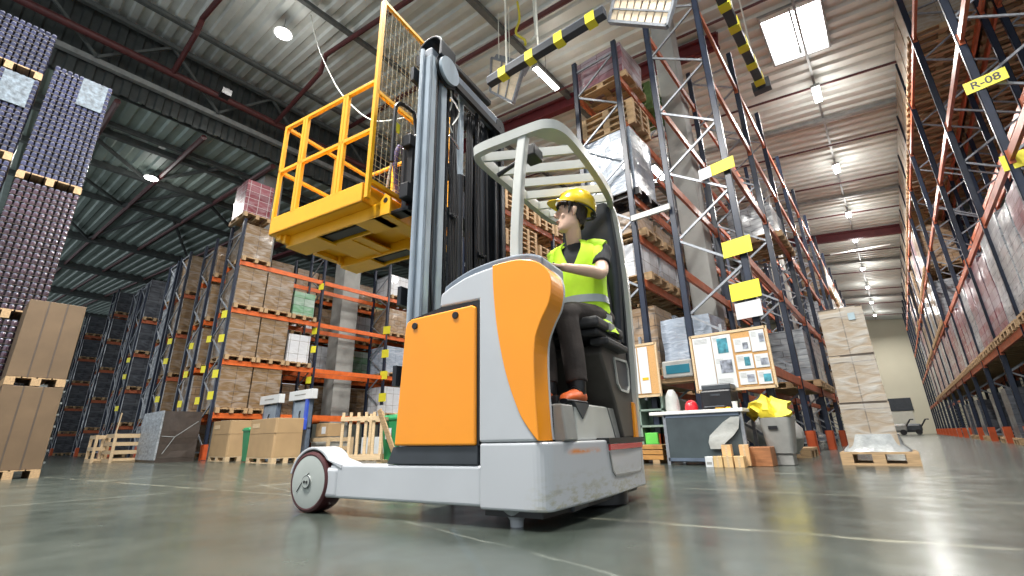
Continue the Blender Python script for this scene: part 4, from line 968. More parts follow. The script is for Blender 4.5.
# eyes, brows, mouth
for s in (1, -1):
    ey = MB().loft([ell(HP(s*.032, .082, .004), hr*.008, hu*.003, 12), ell(HP(s*.032, .0865, .005), hr*.014, hu*.0062, 12), ell(HP(s*.032, .0895, .005), hr*.009, hu*.0045, 12)]).build('eye', 'eyewhite', per)
    MB().loft([ell(HP(s*.032, .0895, .005), hr*.0055, hu*.0055, 12), ell(HP(s*.032, .0915, .005), hr*.005, hu*.005, 12)]).build('iris', 'hair', ey)
    MB().tube([HP(s*.014, .092, .028), HP(s*.03, .0925, .033), HP(s*.052, .078, .028)], [.003, .0042, .002], 8).build('eyebrow', 'hair', per)
MB().tube([HP(-.024, .077, -.066), HP(-.010, .0885, -.0645), HP(0, .090, -.066), HP(.010, .0885, -.0645), HP(.024, .077, -.066)], [.002, .0042, .004, .0042, .002], 8).build('mouth', 'lips', per)
# hair below the helmet
hrm = MB(); rings = []
for w, rx, fo, ry in ((-.085, .045, -.062, .028), (-.055, .068, -.045, .052), (-.02, .080, -.032, .068), (.015, .086, -.02, .082), (.045, .087, -.006, .100), (.075, .084, -.004, .101), (.10, .07, -.006, .08)):
    ring = []
    for k in range(32):
        t = 2*math.pi*k/32; x = rx*math.cos(t); y = ry*math.sin(t); j = 1+.05*noise.noise(Vector((x*60, y*60, w*60)))
        if w < .04 and y > -.01 and abs(x) < rx: y = min(y, .012 if abs(x) > .06 else -.02)
        ring.append(HP(x*j, fo+y*j, w))
    rings.append(ring)
hrm.loft(rings)
for k in range(26):       # fringe and side locks hanging from under the brim
    a = R(-62+124*k/25); x = .079*math.sin(a); f = .093*math.cos(a)-.004; L = .018+.010*math.sin(k*2.4)+(.022 if abs(a) > R(56) else 0)
    hrm.tube([HP(x*1.04, f+.004, .062), HP(x*1.07, f+.009, .045), HP(x*1.02+.006*math.sin(k), f+.004, .055-L)], [.011, .0085, .002], 6)
for s in (1, -1):
    hrm.tube([HP(s*.082, .022, .05), HP(s*.081, .022, .0), HP(s*.077, .024, -.03)], [.014, .010, .003], 8)
hrm.build('hair', 'hair', per)
# helmet: shell, rim, brim, ridges, harness
hm = MB(); rings = []
for w, rx, ry in ((.045, .106, .128), (.05, .109, .131), (.075, .107, .129), (.105, .099, .120), (.135, .084, .102), (.158, .060, .074), (.170, .032, .040), (.174, .004, .005)):
    rings.append(ell(HP(0, -.012, w) , hr*rx, hf*ry, 36))
hm.loft(rings[::1])
tilt = R(8)
he = hm.build('helmet', 'helmet', per)
he.matrix_local = Matrix.Translation(HC-hf*.006) @ Matrix.Rotation(R(9), 4, hr) @ Matrix.Scale(1.07, 4) @ Matrix.Translation(-HC)
bm_ = MB()
o_ = [HP(.108*math.sin(R(a)), -.012+.130*math.cos(R(a)), .048) for a in range(-80, 81, 10)]
i_ = [HP(.104*math.sin(R(a))*1.0, -.012+(.130+.052*max(0, math.cos(R(a))))*math.cos(R(a)), .040) for a in range(-80, 81, 10)]
n_ = len(o_)
vs = o_+i_+[v-hu*.005 for v in i_]+[v-hu*.006 for v in o_]
fs = []
for i in range(n_-1):
    for r_ in range(3): fs.append((r_*n_+i, (r_+1)*n_+i, (r_+1)*n_+i+1, r_*n_+i+1))
    fs.append((3*n_+i, i, i+1, 3*n_+i+1))
bm_.add(vs, fs, True).build('brim', 'helmet', he)
rg_ = MB()
for x in (-.03, 0, .03): rg_.tube([HP(x, .10, .098), HP(x, .05, .150), HP(x, -.012, .172-abs(x)*.25), HP(x, -.07, .150), HP(x, -.11, .098)], .006, 8)
rg_.build('helmet_ridge', 'helmet', he)
MB().tube([HP(.106*math.cos(R(a)), -.012+.128*math.sin(R(a)), .030) for a in range(180, 361, 15)], .006, 6).tube([HP(.03*math.cos(R(a)), -.135+.02*math.sin(R(a)), .02+.02*math.sin(R(a))) for a in range(0, 181, 30)], .012, 8).build('helmet_harness', 'black', he)
# shirt: torso and short sleeves
sh_ = MB()
def torso(b, g, lo=1.10, hi=1.655, e=.85):
    S = ((1.08, .165, .125, .93), (1.15, .165, .125, .935), (1.25, .155, .115, .93), (1.36, .160, .118, .92), (1.46, .176, .122, .915), (1.54, .182, .115, .915), (1.59, .170, .10, .91), (1.625, .125, .082, .90), (1.655, .075, .065, .893))
    R_ = []
    for w, rx, ry, v in S:
        if w < lo-1e-6 or w > hi+1e-6: continue
        ring = []
        for k, p in enumerate(ell((1.405, v, w), (rx+g, 0, 0), (0, ry+g, 0), 40, e)):
            nz = noise.noise(Vector((p.x*9, p.y*9, p.z*7)))*.010
            ring.append(p+Vector((nz*(p.x-1.405)*6, nz*(p.y-v)*6, 0)))
        R_.append(ring)
    b.loft(R_); return b
torso(sh_, 0)
for s in (1, -1): limb(sh_, [tuple(SH[s]-Vector((s*.09, 0, -.01))), tuple(SH[s]), tuple(SH[s]*.66+EL[s]*.34), tuple(SH[s]*.33+EL[s]*.67)], [.06, .064, .060, .060] if s > 0 else [.05, .052, .05, .05], 16)
sh_.build('shirt', 'shirt', per, remesh=.007)
# vest: front open in a V at the neck, made as rings with a missing sector high up
ve = MB(); S = ((1.03, .172, .130, .93), (1.08, .178, .140, .93), (1.15, .178, .138, .935), (1.25, .170, .128, .93), (1.36, .174, .131, .92), (1.44, .186, .134, .915), (1.50, .190, .131, .915), (1.55, .186, .125, .912), (1.59, .182, .116, .91), (1.625, .158, .105, .905), (1.655, .112, .085, .90), (1.668, .088, .074, .895))
n_ = 48
def vring(w, rx, ry, v, g):
    half = 0 if w < 1.45 else (w-1.45)/.2*.46         # half opening angle of the neck, towards -v
    out = []
    for k in range(n_+1):
        t = -math.pi/2+half+(2*math.pi-2*half)*k/n_; cx, sy = math.cos(t), math.sin(t)
        cx = math.copysign(abs(cx)**.85, cx); sy = math.copysign(abs(sy)**.85, sy)
        p = Vector((1.405+(rx+g)*cx, v+(ry+g)*sy, w)); nz = noise.noise(Vector((p.x*8, p.y*8, p.z*6)))*.016
        out.append(p+Vector((nz*cx, nz*sy, -.035*max(0, sy) if w < 1.05 else 0)))
    return out
A_ = [vring(*q, .006) for q in S]; B_ = [vring(*q, -.002) for q in S]
def strip(rs, flip=False):
    vs = [p for r_ in rs for p in r_]; m = n_+1
    ve.add(vs, [((i*m+k, i*m+k+1, (i+1)*m+k+1, (i+1)*m+k) if not flip else (i*m+k, (i+1)*m+k, (i+1)*m+k+1, i*m+k+1)) for i in range(len(rs)-1) for k in range(n_)], True)
strip(A_); strip(B_, True)
ve.add(A_[0]+B_[0], [(k, n_+1+k, n_+2+k, k+1) for k in range(n_)], True); ve.add(A_[-1]+B_[-1], [(k, k+1, n_+2+k, n_+1+k) for k in range(n_)], True)
for e_ in (0, n_): ve.add([r_[e_] for r_ in A_]+[r_[e_] for r_ in B_], [(k, k+1, len(S)+k+1, len(S)+k) for k in range(len(S)-1)])
# shoulder caps of the vest
for s in (1, -1): limb(ve, [(1.405+s*.080, .893, 1.632), (1.405+s*.12, .903, 1.622), (1.405+s*.155, .915, 1.607), (1.405+s*.182, .922, 1.592)], [.050, .064, .072, .074], 18)
for s in (1, -1): limb(ve, [(1.405+s*.16, .87, 1.58), (1.405+s*.172, .84, 1.50), (1.405+s*.15, .815, 1.42)], [.05, .045, .03], 14)
vest = ve.build('safety_vest', 'vest', per)
# vest skirt flaring over the lap
MB().loft([ell((1.405, .93, 1.10), (.182, 0, 0), (0, .142, 0), 40, .85), ell((1.42, .91, 1.05), (.20, 0, 0), (0, .165, 0), 40, .85), ell((1.44, .90, 1.00), (.205, 0, 0), (0, .17, 0), 40, .85)], caps=False).build('vest_hem', 'vest', vest)
for w0_, w1_ in ((1.215, 1.265), (1.09, 1.135)):
    R_ = []
    for w in (w0_, (w0_+w1_)/2, w1_):
        i = max(k for k in range(len(S)) if S[k][0] <= w); a, c_ = S[i], S[i+1]; f = (w-a[0])/(c_[0]-a[0])
        q = [a[j]*(1-f)+c_[j]*f for j in range(4)]; q[0] = w; R_.append(vring(*q, .0115))
    m = n_+1; vs = [p for r_ in R_ for p in r_]
    bb = MB().add(vs, [(i*m+k, i*m+k+1, (i+1)*m+k+1, (i+1)*m+k) for i in range(2) for k in range(n_)], True).build('reflective_band', 'reflect', vest)
# trousers
tr_ = MB()
tr_.loft([ell((1.405, .95, w), (rx, 0, 0), (0, ry, 0), 24, .85) for w, rx, ry in ((1.04, .14, .10), (1.08, .172, .135), (1.16, .168, .13), (1.21, .155, .118))])
for s in (1, -1):
    limb(tr_, [tuple(HIP[s]+Vector((0, .04, -.01))), tuple(HIP[s]), tuple((HIP[s]+KN[s])/2), tuple(KN[s]+Vector((0, .02, .0))), tuple(KN[s]+Vector((0, -.015, -.06))), tuple((KN[s]+AN[s])/2), tuple(AN[s]+Vector((0, 0, .02)))], [.10, .098, .086, .072, .07, .066, .060], 18, 6)
tr_.build('trousers', 'trousers', per, remesh=.008)
# shoes
for s in (1, -1):
    a = AN[s]; f = Vector((-.02 if s > 0 else -.05, -1, 0)).normalized(); r_ = Vector((1, 0, 0))
    z0 = .553
    m_s = 'shoe'
    so = MB().loft([ell(a+f*t+Vector((0, 0, z0+h-a.z)), r_*w, Vector((0, 0, 1))*h, 16) for t, w, h in ((-.06, .024, .022), (-.05, .036, .036), (-.01, .040, .045), (.04, .043, .040), (.09, .047, .032), (.14, .044, .026), (.175, .030, .018), (.185, .014, .009))]).build('shoe', m_s, per)
    MB().loft([ell(a+f*t+Vector((0, 0, z0+.006-a.z)), r_*w, Vector((0, 0, 1))*.012, 14) for t, w in ((-.066, .026), (-.04, .042), (.04, .046), (.1, .05), (.16, .044), (.19, .022))]).build('shoe_sole', 'black', so)
    MB().tube([a+Vector((0, 0, .03)), a+Vector((0, 0, -.03)), a+f*.02+Vector((0, 0, -.045))], [.05, .048, .040], 14).tube([a+f*.045+Vector((-.035, 0, -.03)), a+f*.05+Vector((0, 0, -.008)), a+f*.045+Vector((.035, 0, -.03))], .008, 6).build('shoe_collar', 'black', so)
# ------------------------------------------------------------------ stacks on the floor, near end of the hall
def cardboard(z, label, seed):
    r = root('cardboard_box_pallet', label, 'pallet load', (-9.82, .77, z), 0)
    b = MB(); w, d = .82, .62
    for i in range(4): b.box((-w/2, -d/2+i*d/4+.0+.01*(i > 0), .10), (w/2, -d/2+i*d/4+d/4*.96, .115))
    for y in (-d/2+.05, 0, d/2-.05): b.box((-w/2, y-.05, 0), (w/2, y+.05, .10))
    b.build('pallet', 'wood', r)
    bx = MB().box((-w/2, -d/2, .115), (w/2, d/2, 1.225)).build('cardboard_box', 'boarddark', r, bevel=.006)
    sb = MB()
    for y in (-.10, .10): sb.box((w/2-.002, y-.009, .115), (w/2+.004, y+.009, 1.225)); sb.box((-w/2, y-.009, 1.22), (w/2, y+.009, 1.229))
    sb.build('strapping', 'strap', bx)
cardboard(0, 'big strapped brown cardboard box on pallet standing on the floor, lower of two', 1)
cardboard(1.235, 'big strapped brown cardboard box on pallet, topmost of its stack of two', 2)
def jar_mesh(nx, ny, nz, mats, name, parent, pitch=.082, hz=.1):
    """shrink-wrapped layers of jars: only the outside jars are modelled, round a dark core"""
    b = MB(); W, D = nx*pitch, ny*pitch
    b.cur = 0; b.box((-W/2+pitch, -D/2+pitch, .144), (W/2-pitch, D/2-pitch, .144+nz*hz-.02))
    for k in range(nz):
        z = .144+k*hz
        b.cur = 2; b.box((-W/2+.004, -D/2+.004, z), (W/2-.004, D/2-.004, z+.006))
        for i in range(nx):
            for j in range(ny):
                if 0 < i < nx-1 and 0 < j < ny-1: continue
                x, y = -W/2+(i+.5)*pitch, -D/2+(j+.5)*pitch
                b.cur = 0; n = 7
                pr_ = [(.036, .008), (.0385, .02), (.0385, .062), (.033, .074)]
                rr_ = [[(x+q*math.cos(2*math.pi*t/n), y+q*math.sin(2*math.pi*t/n), z+h) for t in range(n)] for q, h in pr_]
                b.loft(rr_, False)
                b.cur = 1
                rr_ = [[(x+q*math.cos(2*math.pi*t/n), y+q*math.sin(2*math.pi*t/n), z+h) for t in range(n)] for q, h in ((.034, .074), (.034, .092), (.0, .093))]
                b.loft(rr_, False)
    return b.build(name, mats, parent, kind='stuff')
def jarload(x, y, z, nz, m, label, film=True, proto={}):
    r = root('jar_pallet', label, 'pallet of jars', (x, y, z), 0, 'wrapped pallets of jars')
    b = MB(); w, d = 1.0, .82
    for i in range(5): b.box((-w/2, -d/2+i*d/5+.01, .122), (w/2, -d/2+(i+1)*d/5-.01, .144))
    for yy in (-d/2+.05, 0, d/2-.05): b.box((-w/2, yy-.05, 0), (w/2, yy+.05, .122))
    b.build('pallet', 'wood', r)
    k = (nz, m)
    if k not in proto: proto[k] = jar_mesh(12, 10, nz, [m, 'jarlid', 'strap'], 'jars', r)
    else: inst(proto[k], 'jars', r, (0, 0, 0))
    if film: MB().box((.497, -.02, .144+nz*.1-.62), (.503, .34, .144+nz*.1-.03)).build('film_wrap', 'bluefilm', r)
    return r
jx = -11.02
for i, (z, nz, m) in enumerate(((0, 22, 'jarbrown'), (2.35, 22, 'jarbrown'), (4.70, 22, 'jarglass'))):
    jarload(jx, .30, z, nz, m, ('jar pallet at floor level behind the cardboard boxes', 'brown jar pallet between the cardboard box top and the blue jar pallet', 'bluish jar pallet topmost of the tower behind the cardboard boxes, film patch on its face')[i], film=i == 2)
for i, (z, nz, m) in enumerate(((0, 15, 'jarbrown'), (1.65, 15, 'jarbrown'), (3.3, 15, 'jarglass'), (4.95, 15, 'jarglass'), (6.6, 9, 'jarglass'))):
    jarload(jx, -.62, z, nz, m, ('jar pallet at the foot of the outer tower', 'second jar pallet up the outer tower', 'third jar pallet up the outer tower', 'blue filmed jar pallet one below the top of the outer tower', 'low jar pallet topmost of the outer tower at the picture edge')[i], film=i == 3)
# grey totes behind the boxes
r = root('tote_stack', 'tall stack of grey plastic totes behind the cardboard boxes', 'crate stack', (-11.3, 1.06, 0))
b = MB()
for k in range(8):
    z = k*.19
    b.loft([[(sx*(.28+g)*1, sy*(.2+g), z+h) for sx, sy in ((-1, -1), (1, -1), (1, 1), (-1, 1))] for g, h in ((0, 0), (.012, .15), (.03, .15), (.03, .18))], True, False)
b.build('totes', 'tote', r, kind='stuff')
# pallets and slatted crates by the racks
def leaning_pallet(x, y, rz, tilt, label):
    r = root('leaning_pallet', label, 'pallet', (x, y, 0), rz)
    o = pallet_mb(.9, .6).build('boards', 'wood', r); o.rotation_euler = (0, R(90-tilt), 0); o.location = (0, 0, .5*math.cos(R(tilt))); return r
def slat_crate(x, y, rz, w, d, h, ny, label, m='palewood', fill=None, deck=True):
    r = root('slatted_crate', label, 'crate', (x, y, 0), rz); b = MB()
    for sx in (-1, 1):
        for sy in (-1, 1):
            MB().box((sx*w/2-.03, sy*d/2-.03, 0), (sx*w/2+.03, sy*d/2+.03, h)).build('corner_post', m, r)
    b = MB()
    for k in range(ny):
        z = .05+k*(h-.1)/(ny-1)
        for sy in (-1, 1): b.box((-w/2, sy*d/2-.035, z-.045), (w/2, sy*d/2-.02, z+.045))
        for sx in (-1, 1): b.box((sx*w/2-.035, -d/2, z-.045), (sx*w/2-.02, d/2, z+.045))
    b.build('side_slats', m, r)
    MB().box((-w/2, -d/2, .04), (w/2, d/2, .06)).build('deck', m, r)
    if fill: MB().box((-w/2+.06, -d/2+.06, .07), (w/2-.06, d/2-.06, h*.8)).build('contents', fill, r, bevel=.01)
    return r
slat_crate(-17.0, 2.95, R(0), .7, .26, .70, 3, 'narrow slatted crate standing at the near end of the dark racks')
slat_crate(-16.3, 3.45, R(0), .9, .8, .72, 4, 'pale slatted crate on the floor beside the dark wrapped block')
pt = MB().bar((-16.1, 3.08, .70), (-16.05, 3.1, 1.25), .08, .02).build('wood_offcut', 'palewood'); tag(pt, 'short upright board sticking out of the slatted crate', 'board')
# dark wrapped block with a silver end
r = root('wrapped_block', 'low dark brown block with silver film end, on the floor by the racks', 'pallet load', (-15.05, 4.0, 0))
b = MB().box((-.82, -.42, .0), (.82, .42, .1)).build('pallet', 'darkboard', r)
g = goods_mb(1.64, .84, 1.12, .02, 2).build('dark_board_block', 'darkboard', r); g.location.z = -.04
sf = MB(); R_ = []
for k in range(8):
    z = .06+k*1.17/7; o_ = .012*math.sin(k*2.1)
    R_.append([(-.86, -.44+o_, z), (.3, -.455+o_, z), (.86+o_, -.452, z), (.855+o_, -.43, z), (.84, -.41, z), (-.85, -.41, z)])
sf.loft(R_).build('silver_film', 'silverfilm', r)
fm = MB()
for a, b_ in (((.835, -.1, .6), (.835, .36, .98)), ((.835, -.38, .62), (.835, -.1, .6)), ((.835, -.1, .6), (.835, -.3, .2))): fm.bar(a, b_, .004, .012)
fm.build('film_tail', 'film', r)
# two big board boxes on pallets with a green bin between them
def board_box(x, y, rz, w, d, h, label):
    r = root('board_box', label, 'box', (x, y, 0), rz)
    b = MB()
    for xx in (-w/2+.07, 0, w/2-.07):
        for yy in (-d/2+.05, 0, d/2-.05): b.box((xx-.07, yy-.05, .018), (xx+.07, yy+.05, .095))
    for yy in (-d/2+.05, 0, d/2-.05): b.box((-w/2, yy-.05, 0), (w/2, yy+.05, .018))
    b.box((-w/2, -d/2, .095), (w/2, d/2, .115)); b.build('pallet', 'palewood', r)
    c = [(-w/2, -d/2), (w/2-.03, -d/2), (w/2, -d/2+.03), (w/2, d/2), (-w/2, d/2)]
    bx = MB().prism(c, .115, h).build('box', 'board', r, bevel=.008)
    MB().box((-w/2-.003, -d/2-.003, h*.66), (w/2+.003, d/2+.003, h*.665)).build('fold_crease', 'boarddark', bx)
    MB().box((-w/2+.1, -d/2-.004, h*.8), (-w/2+.45, -d/2-.001, h*.9)).build('faded_label', 'palewood', bx); return r
board_box(-10.5, 4.72, 0, 1.2, .58, .89, 'large tan board box on a pallet just behind the load wheel')
board_box(-13.1, 4.85, 0, 1.1, .62, .95, 'large tan board box on a pallet, farther one beyond the green bin')
def bin_(x, y, m, h, label, rz=0, wheels=True):
    r = root('waste_bin', label, 'bin', (x, y, 0), rz); s = h/.75
    MB().loft([[(px*w*s, py*w*s, z*s) for px, py in ((-1, -1), (1, -1), (1, 1), (-1, 1))] for w, z in ((.13, .03), (.155, .35), (.175, .66))], True, False).build('bin_body', m, r, bevel=.02)
    MB().loft([[(px*w*s, py*w*s, z*s) for px, py in ((-1, -1), (1, -1), (1, 1), (-1, 1))] for w, z in ((.19, .66), (.19, .69), (.16, .73), (.05, .75))], True, False).build('bin_lid', m, r, bevel=.015)
    MB().lathe((-.11*s, .15*s, .05*s), [(0, 0), (.05*s, 0), (.05*s, .03), (0, .03)], 14, 0).lathe((.09*s, .15*s, .05*s), [(0, 0), (.05*s, 0), (.05*s, .03), (0, .03)], 14, 0).build('bin_wheels', 'black', r)
    return r
bin_(-11.45, 4.66, 'bingreen', .76, 'narrow green bin squeezed between the two board boxes')
q = bin_(-7.65, 5.75, 'bingreen', .88, 'green bin beside the orange battery door, white label on it', rz=R(10))
MB().box((-.09, -.215, .42), (.06, -.205, .62)).build('bin_label', 'paper', q)
# two blue-grey locker stands with white header boards
for x, lab in ((-12.75, 'blue-grey locker stand with white header, farther of the pair by the carton rack'), (-11.1, 'blue-grey locker stand with white header, nearer of the pair beside a blue tray')):
    r = root('locker_stand', lab, 'locker', (x, 5.5, 0)); r.scale = (.9, .9, .86)
    MB().box((-.45, 0, 0), (-.38, .12, 1.62)).box((.38, 0, 0), (.45, .12, 1.62)).box((-.45, .09, .2), (.45, .12, 1.62)).box((-.45, 0, .8), (.45, .12, .85)).box((-.45, -.1, 0), (-.38, .22, .05)).box((.38, -.1, 0), (.45, .22, .05)).build('stand_frame', 'bluesteel', r, bevel=.006)
    MB().box((-.38, .0, .86), (.38, .03, 1.55)).build('locker_door', mat('locker_grey_blue', (.25, .31, .38), .4), r, bevel=.01)
    MB().tube([(.0, -.01, 1.1), (.0, -.03, 1.2), (.0, -.01, 1.3)], .015, 8).build('door_handle', 'black', r)
    hd_ = MB().box((-.62, -.06, 1.6), (.62, .1, 1.86)).build('header_board', 'paper', r, bevel=.006)
    MB().box((-.3, -.064, 1.72), (.3, -.06, 1.75)).build('header_line', 'bingrey', hd_)
    if x > -12:
        MB().box((.3, -.05, .95), (.42, 0, 1.6)).build('blue_strip', 'bluebox', r); MB().box((.2, -.22, .78), (.46, -.01, 1.05)).build('blue_tray', 'bluebox', r, bevel=.02)
# picket crate, leaning board and small goods behind the load leg
r = root('picket_crate', 'fresh pale wood picket crate standing behind the load leg', 'crate', (-8.05, 5.4, 0), R(28))
b = MB(); w = .86
for k in range(6):
    x = -w/2+.03+k*(w-.06)/5
    b.box((x-.028, -.30, .04), (x+.028, -.28, .92))
b.build('front_pickets', 'palewood', r)
b = MB()
for k in range(4):
    x = -w/2+.03+k*(w-.06)/3
    b.box((x-.028, .28, .04), (x+.028, .30, .92))
b.build('back_pickets', 'palewood', r)
MB().box((-w/2, -.33, .76), (w/2, -.30, .84)).box((-w/2, -.33, .06), (w/2, -.30, .16)).box((-w/2, .30, .76), (w/2, .33, .84)).box((-w/2, -.30, .0), (-w/2+.08, .30, .05)).box((w/2-.08, -.30, 0), (w/2, .30, .05)).box((w/2-.04, -.3, .76), (w/2, .3, .82)).build('crate_rails', 'palewood', r)
bd = MB().bar((-7.55, 5.25, .95), (-7.2, 5.45, .04), .12, .03, (0, 1, 0)).build('leaning_board', 'wood', bevel=.01); tag(bd, 'brown board leaning against the corner of the picket crate', 'board')
gd = root('green_box', 'green and white printed box seen through the pickets', 'box', (-8.1, 6.3, 0))
MB().box((-.32, -.2, 0), (.32, .2, .7)).build('box_body', mat('lime_green_board', (.25, .62, .10), .6), gd, bevel=.01); MB().box((-.32, -.204, .1), (-.05, -.2, .7)).build('white_panel', 'paper', gd)
slat_crate(-10.7, 6.1, R(0), .95, .6, .5, 3, 'low slatted crate with pale parcels beside the orange foot guard', fill='sackwhite')
cb = root('carton', 'small tan carton on top of the low slatted crate', 'carton', (-10.75, 6.1, .52)); MB().box((-.28, -.2, 0), (.28, .2, .3)).build('box_body', 'board', cb, bevel=.008); MB().box((.0, -.204, .06), (.18, -.2, .22)).build('carton_label', 'paper', cb)
cw = root('carton', 'white carton on a dark pallet between slatted crate and pickets', 'carton', (-9.35, 6.6, 0)); MB().box((-.4, -.25, .12), (.4, .25, .48)).build('box_body', 'paper', cw, bevel=.01); MB().box((-.42, -.27, 0), (.42, .27, .12)).build('base', 'wood', cw)

# ------------------------------------------------------------------ work corner by the aisle rack
def pin_board(x0, x1, label):
    r = root('notice_board', label, 'notice board', (0, 6.9, 0))
    x0_, x1_ = x0, x1
    MB().box((x0+.02, 0, .985), (x1-.02, .018, 1.735)).build('cork_panel', 'cork', r)
    f = MB()
    for a, b_ in (((x0, .96), (x1, .96)), ((x0, 1.76), (x1, 1.76))): f.box((a[0], -.008, a[1]-.018), (b_[0], .03, b_[1]+.018))
    for x in (x0, x1): f.box((x-.015, -.008, .945), (x+.015, .03, 1.775))
    f.build('board_frame', 'palewood', r)
    return r
nb = pin_board(-2.19, -1.17, 'large cork notice board with white sheets and photo prints above the table')
sheets = [(-2.16, -1.90, .99, 1.73, None), (-1.89, -1.63, 1.42, 1.73, (-1.82, -1.68, 1.47, 1.68, 'photo2')), (-1.89, -1.63, 1.14, 1.42, (-1.82, -1.66, 1.19, 1.37, 'photo1')), (-1.89, -1.63, .98, 1.14, None),
          (-1.60, -1.39, 1.46, 1.65, (-1.49, -1.42, 1.49, 1.58, 'photo1')), (-1.60, -1.39, 1.22, 1.42, (-1.50, -1.43, 1.26, 1.38, 'photo2')), (-1.60, -1.39, 1.01, 1.19, (-1.50, -1.41, 1.04, 1.14, 'photo1')),
          (-1.38, -1.20, 1.44, 1.73, (-1.27, -1.21, 1.56, 1.68, 'photo1')), (-1.37, -1.20, 1.22, 1.40, (-1.30, -1.21, 1.25, 1.34, 'photo1')), (-1.37, -1.20, 1.00, 1.18, (-1.30, -1.21, 1.03, 1.13, 'photo2'))]
for i, (a, b_, z0, z1, ph) in enumerate(sheets):
    s_ = MB().box((a, -.010, z0), (b_, -.006, z1)).build('sheet', 'paper', nb)
    if ph: MB().box((ph[0], -.013, ph[2]), (ph[1], -.010, ph[3])).build('photo_print', ph[4], s_)
    ln = MB()
    for k in range(4): ln.box((a+.02, -.0115, z1-.03-.018*k), (a+(b_-a)*(.45 if ph else .8), -.010, z1-.034-.018*k))
    ln.build('text_lines', 'bingrey', s_)
nb2 = pin_board(-3.25, -2.74, 'narrower cork notice board half hidden behind the truck seat')
for a, b_ in ((-3.2, -3.06), (-3.04, -2.88)): MB().box((a, -.010, 1.0), (b_, -.006, 1.72)).build('sheet', 'paper', nb2)
MB().box((-3.0, -.014, 1.2), (-2.9, -.010, 1.24)).build('sticker', 'yellow', nb2)
for x in (-1.75, -3.0):
    o = MB().box((x-.02, 6.93, .9), (x+.02, 6.97, 1.9)).build('board_bracket', 'galv'); o.parent = nb if x > -2.5 else nb2; o.location = (0, -6.9, 0)
# teal-labelled white tray on the frame brace
r = root('labelled_case', 'white case with a teal label standing between the two notice boards', 'case', (-2.45, 7.0, 1.2))
MB().box((-.24, -.06, 0), (.22, .3, .26)).build('case_body', 'bingrey', r, bevel=.02); MB().box((-.18, -.066, .06), (.18, -.06, .19)).build('case_label', mat('teal_label', (.004, .11, .16), .4), r, bevel=.01)
MB().box((-.5, .0, -.06), (.5, .3, 0)).build('shelf_plank', 'wood', r)
sv = root('foil_bundle', 'crumpled silver foil bundle behind the teal label', 'bundle', (-2.4, 7.8, 1.32))
goods_mb(.8, .75, .75, .06, 1, 7, 9).build('foil', 'silver', sv)
# table with smoked front panel
r = root('work_table', 'steel table with white top and smoked front panel under the notice board', 'table', (-2.06, 6.65, 0))
MB().box((-.66, -.32, .64), (.56, .32, .685)).build('tabletop', 'tabletop', r, bevel=.006)
for x in (-.46, .52):
    for y in (-.28, .28): MB().box((x-.02, y-.02, 0), (x+.02, y+.02, .64)).build('leg', 'galv', r)
MB().box((-.44, -.295, .09), (.50, -.285, .63)).build('front_panel', 'perspex', r)
MB().box((-.46, -.3, .05), (.52, -.27, .09)).build('bottom_rail', 'bluesteel', r); MB().box((-.46, -.3, .60), (.52, -.27, .64)).build('top_rail', 'bluesteel', r)
MB().box((-.44, -.28, .04), (.50, .28, .06)).build('lower_shelf', 'darkgrey', r)
bg = MB(); 
bag = root('plastic_bag', 'pale crumpled plastic sheet hanging on the table front', 'bag', (-1.85, 6.33, .2))
bg.loft([[(x0+dx, -.01-.012*math.sin(k*1.7), z) for dx in (0,)] + [(x1, -.012, z), (x1-.02, .01, z), (x0+.02, .01, z)] for k, (x0, x1, z) in enumerate(((-.10, .02, 0), (-.11, .10, .08), (-.09, .20, .16), (0, .27, .24), (.1, .29, .32), (.2, .30, .38)))]).build('sheet', 'sackwhite', bag)
# on the table
pr_ = root('printer', 'black printer standing on the table below the notice board', 'printer', (-1.86, 6.72, .685))
MB().box((-.20, -.17, 0), (.20, .17, .26)).build('printer_body', 'black', pr_, bevel=.025); MB().box((-.19, -.1, .26), (.19, .17, .34)).build('scanner_lid', 'darkgrey', pr_, bevel=.015); MB().box((-.13, -.28, .03), (.13, -.16, .045)).build('paper_tray', 'darkgrey', pr_, bevel=.005)
MB().box((-.06, -.175, .18), (.06, -.168, .205)).build('control_panel', 'darkgrey', pr_)
rh = root('red_helmet', 'glossy red helmet lying on the table', 'helmet', (-2.21, 6.6, .685))
MB().loft([ell((0, 0, z), (rx, 0, 0), (0, ry, 0), 24) for z, rx, ry in ((0, .085, .10), (.05, .088, .104), (.10, .075, .09), (.135, .05, .06), (.15, .01, .012))]).build('shell', 'redplastic', rh); MB().loft([ell((.02, -.02, z), (.10, 0, 0), (0, .12, 0), 24) for z in (0, .01)]).build('brim', 'redplastic', rh)
vj = root('clear_canister', 'tall hazy plastic canister at the far corner of the table', 'canister', (-2.47, 6.6, .685)); MB().lathe((0, 0, 0), [(.09, 0), (.10, .05), (.085, .22), (.05, .29), (.035, .31)], 20).build('canister_body', 'sackwhite', vj)
cu_ = root('cup', 'small white cup near the table end', 'cup', (-1.62, 6.5, .685)); MB().lathe((0, 0, 0), [(.028, 0), (.036, .09), (.030, .09), (.024, .01)], 16).build('cup_body', 'tabletop', cu_)
kt = root('yellow_tool', 'small yellow tool lying beside the printer', 'tool', (-1.8, 6.48, .685)); MB().box((-.06, -.02, 0), (.05, .02, .03)).tube([(.05, 0, .015), (.12, .02, .015)], .012, 8).build('tool_body', 'yellow', kt, bevel=.008)
